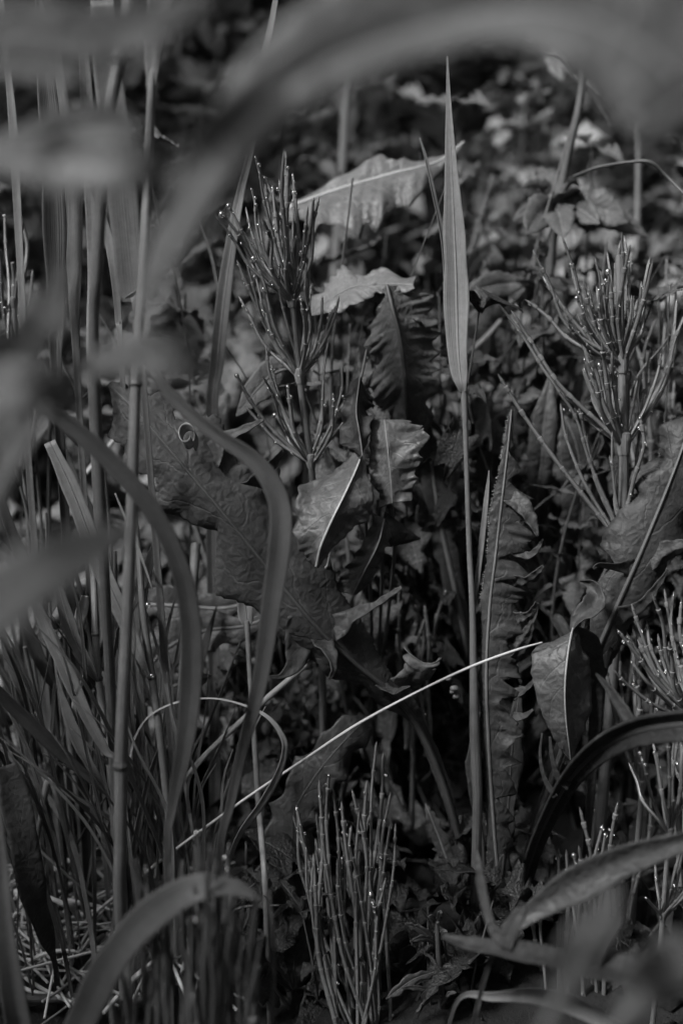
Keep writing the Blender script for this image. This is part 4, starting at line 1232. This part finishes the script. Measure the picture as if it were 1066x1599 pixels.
def herb(base, top, label, style, mat, size, pairs, seed, group=None, name='herb', bend=None, start=.25, r0=.0016):
    """Stem with leaves set round it; base and top are world points."""
    r = np.random.default_rng(seed)
    t = empty(name, base, label, 'plant', group)
    mid = (base + top) / 2 + (np.asarray(bend) if bend is not None else r.normal(0, .012, 3))
    pos = catmull([base, mid, top], 18)
    obj('stem', tube(Geo(), pos, np.linspace(r0, r0 * .5, 18), 6), M['stem'], t)
    az = r.uniform(0, 6.28)
    for k in range(pairs):
        f = start + (1 - start) * (k + 1) / pairs
        c = pos[min(17, int(f * 17))]
        sz = size * (1.15 - .55 * f) * r.uniform(.5, 1.3)
        for s in range(2):
            me = LP[mat][style][r.integers(0, 4)]
            o = bpy.data.objects.new('leaf', me)
            COL.objects.link(o)
            o.parent = t
            o.location = Vector(c - base)
            el = r.uniform(-.5, .8) + .35 * (f > .9)
            o.rotation_euler = (el, r.normal(0, .25), az + s * math.pi + r.normal(0, .25))
            o.scale = (sz * r.uniform(.85, 1.15), sz, sz)
        az += math.pi / 2 + r.normal(0, .3)
    return t


# the clear herb whose stem rises past the tall shoot
nb = P(862, 420, .72)
nb = np.array([nb[0], nb[1], -.002])
t = herb(nb, P(866, 325, .705), 'nettle-like herb with a whorl of toothed leaves on top, beside the tall shoot', 'toothed', 'leaf_soft', .034, 6, 301, start=.45, bend=(0, 0, 0), r0=.002)
for (tx, ty, w_, dd) in ((980, 348, 46, -.01), (1010, 368, 30, .0), (812, 296, 26, -.01), (935, 350, 34, -.03), (822, 366, 36, -.03), (850, 265, 26, .02), (800, 345, 14, .0), (905, 292, 24, .03), (880, 372, 34, -.04)):
    a = (866 + (tx - 866) * .06, 325 + (ty - 325) * .06)
    mid = [(a[0], a[1], .705), ((a[0] * 2 + tx) / 3, (a[1] * 2 + ty) / 3 - 12, .705 + dd * .3), ((a[0] + 2 * tx) / 3, (a[1] + 2 * ty) / 3 - 10, .705 + dd * .7), (tx, ty, .705 + dd)]
    mid = [tuple(x) for x in catmull(mid, 7)]
    ws = [1, w_ * .5, w_ * .78, w_ * .8, w_ * .66, w_ * .4, 1]
    L_, M_, R_ = rails(mid, ws, ws)
    leaf(t, L_, M_, R_, 'leaf_soft', 'rib', (3, 1.5), camber=.25, n=48, nv=6, fl=lob(11, .14, 310, 1, .1), fr=lob(11, .14, 311, 1, .1))
# thick stem behind, and a dried twig arching from it
q = [P(918, 60, .70), P(905, 160, .70), P(886, 240, .705), P(870, 330, .71), P(858, 420, .72), P(835, 720, .75)]
b = np.array([q[-1][0], q[-1][1] + .02, -.005])
t = empty('stout_stem', b, 'stout smooth plant stem rising behind the nettle-like herb', 'plant')
obj('stem', tube(Geo(), catmull(q + [b], 50), np.linspace(.0020, .0026, 50), 10), M['stem'], t)
for (tx, ty, w_) in ((852, 84, 5), (935, 95, 8), (955, 200, 10)):
    p = [(900, 125, .70, 3), ((900 + tx) / 2, (125 + ty) / 2 - 14, .70, w_), (tx, ty, .70, 1.5)]
    g = Geo()
    ribbon(g, p, 20, .3, nv=5)
    obj('leaf', g, M['leaf'], t)
straw('thin dry twig arching out from the herb with a withered tip', [(895, 275, .66, 4), (930, 262, .65, 5), (975, 254, .645, 5), (1014, 253, .64, 6), (1040, 275, .64, 5), (1070, 305, .635, 5)], 'stem', name='dry_twig', cat='twig')
# broad leaf pieces at mid distance given their own plants
for k, (lab, mid, w_, mt) in enumerate((
        ('herb with a broad crinkled leaf held level behind the tall shoot', [(800, 620, .80), (770, 520, .74), (830, 452, .70), (790, 445, .695), (750, 452, .69), (727, 458, .69)], [4, 4, 12, 22, 20, 2], 'leaf_soft'),
        ('herb with a pale leaf curving up behind the tall shoot', [(800, 700, .80), (790, 500, .76), (775, 420, .72), (760, 392, .72), (738, 410, .72), (728, 440, .72)], [4, 5, 16, 18, 14, 2], 'leaf_pale'),
        ('plant with a big blunt leaf behind the long lower horsetail branches', [(840, 1000, .80), (838, 800, .70), (845, 720, .68), (850, 650, .675), (860, 580, .675)], [5, 12, 22, 20, 2], 'leaf'),
        ('plant with a dull wide leaf low behind the largest horsetail', [(900, 1000, .80), (905, 860, .70), (910, 780, .68), (900, 700, .67), (880, 650, .67)], [5, 24, 40, 34, 3], 'leaf'),
        ('plant with rounded pale leaf in the gap beside the largest horsetail', [(1040, 900, .80), (1030, 740, .72), (1030, 700, .71), (1030, 660, .71), (1030, 640, .71)], [4, 26, 34, 28, 4], 'leaf_pale'),
        ('low plant with dewy rounded leaves under the tall shoot blade', [(770, 900, .78), (765, 760, .70), (768, 715, .69), (770, 680, .685), (772, 655, .685)], [4, 26, 30, 24, 3], 'leaf_soft'))):
    bb = np.array(P(*mid[0]))
    bb[2] = -.003
    t = empty('broad_leaf_herb', bb, lab, 'plant')
    L_, M_, R_ = rails(mid, w_, w_)
    leaf(t, L_, M_, R_, mt, 'rib', (4, 2), camber=.25, ripple=.08, rf=6, n=60, nv=7, fl=lob(10, .16, 400 + k, 1, .2), fr=lob(10, .16, 420 + k, 1, .2))
    g = tube(Geo(), np.linspace(bb, P(*mid[0]), 4), .0014, 6)
    obj('stalk', g, M['stem'], t)

def near_what(px):
    for lim, w in ((150, 'behind the grass clump'), (300, 'behind the soft-focus stem'), (420, 'behind the upright grey-green blade'), (560, 'behind the dewy horsetail'),
                   (690, 'behind the bent-over leaf'), (800, 'behind the tall pale shoot'), (930, 'behind the nettle-like herb'), (2000, 'behind the largest horsetail')):
        if px < lim:
            return w


STY = [('toothed', 'leaf_pale', .050, 'herb with mid-toned toothed leaves', 'toothed herbs behind'),
       ('lobed', 'leaf_soft', .060, 'herb with deeply lobed leaves', 'lobed herbs behind'),
       ('oval', 'leaf_bright', .042, 'herb with pale smooth oval leaves', 'pale oval-leaved herbs behind'),
       ('toothed', 'leaf_bright', .046, 'herb with pale bright toothed leaves', 'pale toothed herbs behind'),
       ('narrow', 'leaf', .060, 'herb with narrow drooping leaves', 'narrow-leaved herbs behind'),
       ('oval', 'leaf_dark', .036, 'herb with dark oval leaves', 'dark oval-leaved herbs behind')]
rb = np.random.default_rng(77)
cnt = 0
for row, (d0, d1, n, h0, h1) in enumerate(((.70, .80, 26, .03, .13), (.80, .90, 34, .06, .19), (.90, 1.02, 34, .12, .26), (1.02, 1.15, 36, .20, .34), (1.15, 1.30, 36, .24, .40))):
    for k in range(n):
        d = rb.uniform(d0, d1)
        px = -150 + 1370 * (k + rb.uniform(0, 1)) / n
        x = (px - IW / 2) * mpp(d)
        y = d * math.cos(PITCH)
        h = rb.uniform(h0, h1)
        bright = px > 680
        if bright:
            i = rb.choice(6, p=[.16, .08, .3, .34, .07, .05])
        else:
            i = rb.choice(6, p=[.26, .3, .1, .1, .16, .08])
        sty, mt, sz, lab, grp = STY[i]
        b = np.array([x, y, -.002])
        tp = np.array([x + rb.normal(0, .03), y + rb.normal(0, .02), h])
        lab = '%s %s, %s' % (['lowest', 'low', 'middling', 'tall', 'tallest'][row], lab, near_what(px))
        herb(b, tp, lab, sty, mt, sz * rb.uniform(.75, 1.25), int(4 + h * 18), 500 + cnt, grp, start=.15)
        cnt += 1


for k, (x0, x1, d, w_, lab) in enumerate(((1000, 990, .84, 8, 'dim upright stem behind the largest horsetail'), 
                                          (545, 520, .92, 14, 'broad dark stalk in the shade behind the arched pale leaf'),)):
    stalk(lab, culm=[(x0, 40, d, w_), (x0 * .6 + x1 * .4, 250, d, w_), (x1, 480, d, w_ * 1.1)], cmat='grass_dark' if k == 4 else 'culm', lean=.15, name='tall_weed')

for k in range(104):
    px = rb.uniform(560, 1110) if k % 3 else rb.uniform(330, 760)
    d = rb.uniform(.655, .78)
    b = np.array([(px - IW / 2) * mpp(d), d * math.cos(PITCH) + rb.uniform(-.02, .02), -.002])
    h = rb.uniform(.05, .28) if k % 3 else rb.uniform(.03, .16)
    sty, mt, nm = [('lobed', 'leaf', 'ragged lobed'), ('toothed', 'leaf_soft', 'small toothed'), ('toothed', 'leaf', 'dull toothed'), ('oval', 'leaf_dark', 'dark oval'), ('lobed', 'leaf_soft', 'pale-grey lobed'), ('narrow', 'leaf', 'thin narrow')][rb.integers(0, 6)]
    herb(b, b + np.array([rb.normal(0, .035), rb.normal(0, .02), h]), '%s weed with %s leaves tangled close %s' % ('little' if h < .12 else 'leggy', nm, near_what(px)), sty, mt, rb.uniform(.016, .036), int(5 + h * 30), 1300 + k, 'tangled weeds close behind', start=.1, name='weed', r0=.0009)
for k in range(26):
    px, d = rb.uniform(700, 1100) if k % 3 else rb.uniform(380, 700), rb.uniform(.74, .9)
    b = np.array([(px - IW / 2) * mpp(d), d * math.cos(PITCH), -.002])
    h = rb.uniform(.20, .34)
    herb(b, b + np.array([rb.normal(0, .03), rb.normal(0, .02), h]), 'upright herb crowned with %s toothed leaves, %s' % (['grey', 'dull', 'pale'][k % 3], near_what(px)), 'toothed', ['leaf_soft', 'leaf', 'leaf_pale'][k % 3], rb.uniform(.03, .046), 9, 1600 + k, 'toothed upright herbs', start=.3, name='herb', r0=.0013)
for k in range(46):
    px, d = rb.uniform(330, 1100), rb.uniform(.66, .85)
    x, y = (px - IW / 2) * mpp(d), d * math.cos(PITCH)
    h = rb.uniform(.12, .34)
    b = np.array([x, y, -.003])
    tp = b + np.array([rb.normal(0, .06), rb.normal(0, .03), h])
    q = catmull([b, b * .6 + tp * .4 + rb.normal(0, .012, 3), b * .25 + tp * .75 + rb.normal(0, .014, 3), tp], 20)
    q[0, 2] = -.003
    obj('dead_stalk', tube(Geo(), q, np.linspace(.0011, .0004, 20) * rb.uniform(.5, 1.2), 6), M[['stem', 'straw_old', 'culm'][k % 3]], None,
        '%s thin bent stalk tangled in the weeds %s' % (['dark', 'pale dry', 'grey'][k % 3], near_what(px)), 'stalk', 'thin stalks in the tangle', origin=b)

# low seedlings and thin blades in the dark gaps
for k in range(70):
    b = G(rb.uniform(330, 1100), rb.uniform(1180, 1590))
    b[2] = -.002
    h = rb.uniform(.015, .06)
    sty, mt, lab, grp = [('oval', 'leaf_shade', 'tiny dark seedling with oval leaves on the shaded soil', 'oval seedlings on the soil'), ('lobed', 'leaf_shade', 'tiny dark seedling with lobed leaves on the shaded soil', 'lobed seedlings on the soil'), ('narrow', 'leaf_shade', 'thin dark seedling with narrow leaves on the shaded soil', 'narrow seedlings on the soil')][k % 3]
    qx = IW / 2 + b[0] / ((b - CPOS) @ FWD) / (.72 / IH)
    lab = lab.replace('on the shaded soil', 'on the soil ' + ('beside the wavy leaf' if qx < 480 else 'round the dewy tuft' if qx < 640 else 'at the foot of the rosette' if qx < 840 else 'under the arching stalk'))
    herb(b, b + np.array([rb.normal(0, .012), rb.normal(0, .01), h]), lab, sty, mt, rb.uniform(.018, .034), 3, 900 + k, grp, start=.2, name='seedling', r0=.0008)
for k in range(60):
    x0, y0 = rb.uniform(380, 780), rb.uniform(1180, 1330)
    b = G(x0, y0)
    d = (b - CPOS) @ FWD
    hh, lx, w_ = rb.uniform(120, 330), rb.uniform(-120, 40), rb.uniform(3, 8)
    p = [(x0, y0, d, w_ * .7), (x0 + lx * .2, y0 - hh * .35, d, w_), (x0 + lx * .5, y0 - hh * .7, d, w_), (x0 + lx, y0 - hh, d, 1.5)]
    stalk('thin dark grass blade in the shaded hollow behind the long dry stalk', blades=[dict(p=p, roll=rb.uniform(-60, 60), fold=.35, nv=5)], mat='grass_dark', group='thin blades in the hollow', root=False)


def mass():
    """The far wood of leaves as one mass, with unseen leaves added to shade the plants."""
    r = np.random.default_rng(99)
    u = np.linspace(0, 1, 5)
    v = np.array([-1, 0, 1.])
    w = .5 * np.sin(np.pi * u ** .7) * .5 + .01
    base = np.stack([w[:, None] * v[None], u[:, None] + 0 * v[None], -.3 * u[:, None] ** 2 + .3 * w[:, None] * np.abs(v)[None]], -1).reshape(-1, 3)
    F = grid_faces(5, 3)
    uv0 = np.stack(np.broadcast_arrays((v * .5 + .5)[None], u[:, None]), -1).reshape(-1, 2)
    g = Geo()
    n = 9000
    y = 1.25 + 2.6 * r.random(n) ** 1.6
    x = r.uniform(-.62, .62, n) * y * .9
    z = r.uniform(0.0, .46, n) + .05
    sz = r.uniform(.03, .07, n)
    # unseen ring of leaves added round the camera to block side light
    m = 18000
    an = r.uniform(math.radians(125), math.radians(415), m)      # from +X, leaving the side in view as it is
    rad = r.uniform(1.0, 1.5, m)
    x = np.concatenate([x, rad * np.cos(an)])
    y = np.concatenate([y, .35 + rad * np.sin(an)])
    ang = np.degrees(an) % 360
    hmax = np.where(np.abs(ang - 208) < 38, np.where(ang > 204, 1.22, np.where(ang < 194, 1.0, 1.5)), np.where(np.sin(an) > .3, 1.5, 2.3))  # ring heights per direction shape which parts catch the sun
    z = np.concatenate([z, r.random(m) * hmax])
    sz = np.concatenate([sz, r.uniform(.06, .12, m)])
    # leaves added beyond the plants, mostly above the view, to block front sky
    k = 7000
    x = np.concatenate([x, r.uniform(-2.6, 2.6, k)])
    y = np.concatenate([y, r.uniform(2.4, 4.0, k)])
    z = np.concatenate([z, r.uniform(.2, 2.2, k)])
    sz = np.concatenate([sz, r.uniform(.07, .14, k)])
    t = np.clip((y - 1.45) / 3.0, 0, 1)
    z = z + .35 * t * t * (3 - 2 * t)
    for i in range(n + m + k):
        e = Matrix.Rotation(r.uniform(0, 6.28), 3, 'Z') @ Matrix.Rotation(r.uniform(-.6, .8), 3, 'X') @ Matrix.Rotation(r.normal(0, .4), 3, 'Y')
        g.add(base @ np.array(e).T * sz[i] + np.array([x[i], y[i], z[i]]), F, uv0)
    obj('undergrowth', g, M['far_leaf_dark'], None, 'dense mass of leaves behind the plants, with unseen leaves added around to block light', 'undergrowth', kind='stuff')


mass()

# ------------------------------------------------------------------ blurred leaves close to the lens
def near_leaf(label, mid, lw, rw, mat='leaf', n=90, ripple=.06, fl=None, fr=None, roots=None, name='overhanging_leaf', camber=.15, stalk_to=None, group=None):
    mid = [(x, y, d * .76) for x, y, d in mid]
    L_, M_, R_ = rails(mid, lw, rw)
    base = np.array([stalk_to[0], stalk_to[1] * .55, -.004])
    t = empty(name, base, label, 'plant', group)
    leaf(t, L_, M_, R_, mat, 'rib', (8, 3), camber=camber, ripple=ripple, rf=5, n=n, nv=10, fl=fl, fr=fr)
    if stalk_to is not None:
        a = P(*mid[0])
        m_ = (a + base) / 2 + np.array([0, -.02, .02])
        obj('stalk', tube(Geo(), catmull([a, m_, base], 24), np.linspace(.0012, .0024, 24), 8), M['stem'], t)
    return t


near_leaf('large blurred leaf arching over the whole scene close to the lens',
          [(215, 520, .312), (245, 420, .314), (300, 300, .315), (390, 185, .316), (520, 95, .316), (680, 40, .316), (840, 15, .312), (980, 60, .308), (1080, 150, .305), (1150, 260, .30)][::-1],
          [8, 90, 116, 78, 60, 62, 58, 48, 24, 5], [8, 80, 130, 140, 130, 100, 60, 44, 24, 5], 'leaf_arching', fl=lob(6, .12, 701, 1.2, .3), fr=lob(6, .2, 702, 1.2, .3), stalk_to=(.20, .34, -.004))
near_leaf('blurred level leaf crossing the clump top', [(-60, 238, .335), (20, 244, .325), (90, 250, .315), (160, 254, .31), (220, 258, .31), (270, 262, .315)], [10, 38, 52, 52, 40, 5], [10, 36, 50, 50, 40, 5], 'leaf_pale', fl=lob(4, .2, 711, 1.2, .3), fr=lob(4, .2, 712, 1.2, .3), stalk_to=(-0.27, 0.33, -.004))
near_leaf('dark blurred leaf tucked behind the level one', [(-40, 245, .37), (40, 220, .365), (110, 200, .36), (180, 190, .36), (220, 200, .36)], [10, 26, 32, 28, 4], [10, 24, 28, 24, 4], 'leaf_dark', stalk_to=(-0.27, 0.35, -.004))
near_leaf('dark blurred leaf drooping across the clump tips', [(-60, 60, .30), (40, 50, .30), (140, 60, .30), (240, 40, .30), (330, -10, .30)], [40, 52, 50, 40, 8], [36, 46, 44, 34, 8], 'leaf_dark', stalk_to=(-0.28, 0.29, -.004))
near_leaf('small blurred pale leaf below the drooping dark one', [(-20, 112, .34), (40, 112, .34), (90, 120, .34), (125, 128, .34)], [10, 16, 16, 3], [10, 16, 16, 3], 'leaf_soft', stalk_to=(-0.27, 0.33, -.004))
near_leaf('dark blurred lobed leaf hanging in the clump', [(-40, 590, .36), (20, 560, .355), (60, 520, .35), (90, 460, .35), (100, 390, .35)], [10, 50, 44, 30, 6], [8, 40, 40, 30, 6], 'leaf_dark', fl=lob(3, .5, 721, 1.2, .2), fr=lob(3, .5, 722, 1.2, .2), stalk_to=(-0.26, 0.36, -.004))
near_leaf('bright blurred lobed leaf spread over the diagonal leaf tip', [(120, 575, .36), (170, 570, .35), (230, 560, .345), (290, 565, .345), (340, 580, .35)], [12, 34, 48, 40, 6], [10, 26, 36, 30, 6], 'leaf_pale', fl=lob(3, .3, 731, 1.2, .2), fr=lob(3, .3, 732, 1.2, .2), stalk_to=(-0.26, 0.37, -.004))
near_leaf('bright blurred rounded leaf at the clump side', [(-60, 620, .33), (-10, 612, .325), (40, 608, .325), (90, 615, .33), (135, 640, .335)], [20, 40, 44, 34, 5], [14, 30, 34, 24, 5], 'leaf_pale', stalk_to=(-0.27, 0.34, -.004))
near_leaf('dim blurred stalk leaf running down at the clump side', [(-60, 880, .40), (-20, 800, .40), (5, 700, .40), (30, 580, .40), (50, 450, .40)], [6, 26, 34, 26, 4], [6, 26, 34, 26, 4], 'leaf', stalk_to=(-0.26, 0.39, -.004))
near_leaf('broad smooth blurred blade slanting up over the grass stalks', [(-80, 1000, .29), (0, 940, .295), (90, 885, .30), (165, 845, .31), (215, 820, .315)], [66, 62, 52, 30, 4], [62, 56, 42, 22, 4], 'leaf', stalk_to=(-0.28, 0.30, -.004), camber=.1)
near_leaf('blurred pale leaf lying low before the horsetails', [(850, 1600, .345), (890, 1520, .34), (920, 1460, .335), (945, 1415, .335), (960, 1380, .335)], [10, 30, 44, 34, 5], [10, 30, 44, 32, 5], 'leaf', fl=lob(3, .3, 741, 1.2, .2), fr=lob(3, .3, 742, 1.2, .2), stalk_to=(.09, .42, -.004))
near_leaf('blurred pale leaf curling in beside the low stem', [(960, 1600, .37), (1010, 1540, .365), (1060, 1500, .33), (1110, 1480, .33)], [10, 40, 50, 10], [10, 36, 46, 10], 'leaf', stalk_to=(.12, .40, -.004))
near_leaf('blurred dark leaf at the upper corner under the arching leaf', [(1120, 120, .30), (1060, 160, .30), (1015, 195, .30), (985, 225, .30)], [30, 40, 34, 5], [30, 36, 30, 5], 'leaf_dark', stalk_to=(.16, .36, -.004))
# dark blurred stem lying low
t = empty('low_plant', P(1130, 1560, .44), 'blurred dark leafy shoot lying low before the rosette', 'plant')
g = Geo()
ribbon(g, [(1130, 1570, .44, 40), (1040, 1535, .44, 56), (950, 1512, .45, 56), (870, 1498, .46, 42), (790, 1484, .475, 30), (730, 1474, .485, 22), (690, 1462, .49, 8)], -25, .35, nv=9, thick=.0005, ripple=.15, rf=5)
obj('leaf', g, M['leaf_shade'], t)
for e in ([(800, 1485, .475, 26), (770, 1450, .477, 16), (755, 1400, .48, 15), (748, 1355, .482, 12), (744, 1328, .484, 3)], [(790, 1482, .474, 20), (800, 1445, .474, 26), (815, 1420, .474, 14), (812, 1408, .474, 3)],
          [(930, 1512, .452, 20), (945, 1470, .45, 24), (965, 1440, .448, 18), (970, 1425, .447, 3)], [(1130, 1560, .44, 12), (1150, 1650, .45, 14), (1160, 1750, .46, 16)]):
    g = Geo()
    ribbon(g, e, 20, .35, nv=7, thick=.0005)
    obj('leaf', g, M['leaf_dark'], t)
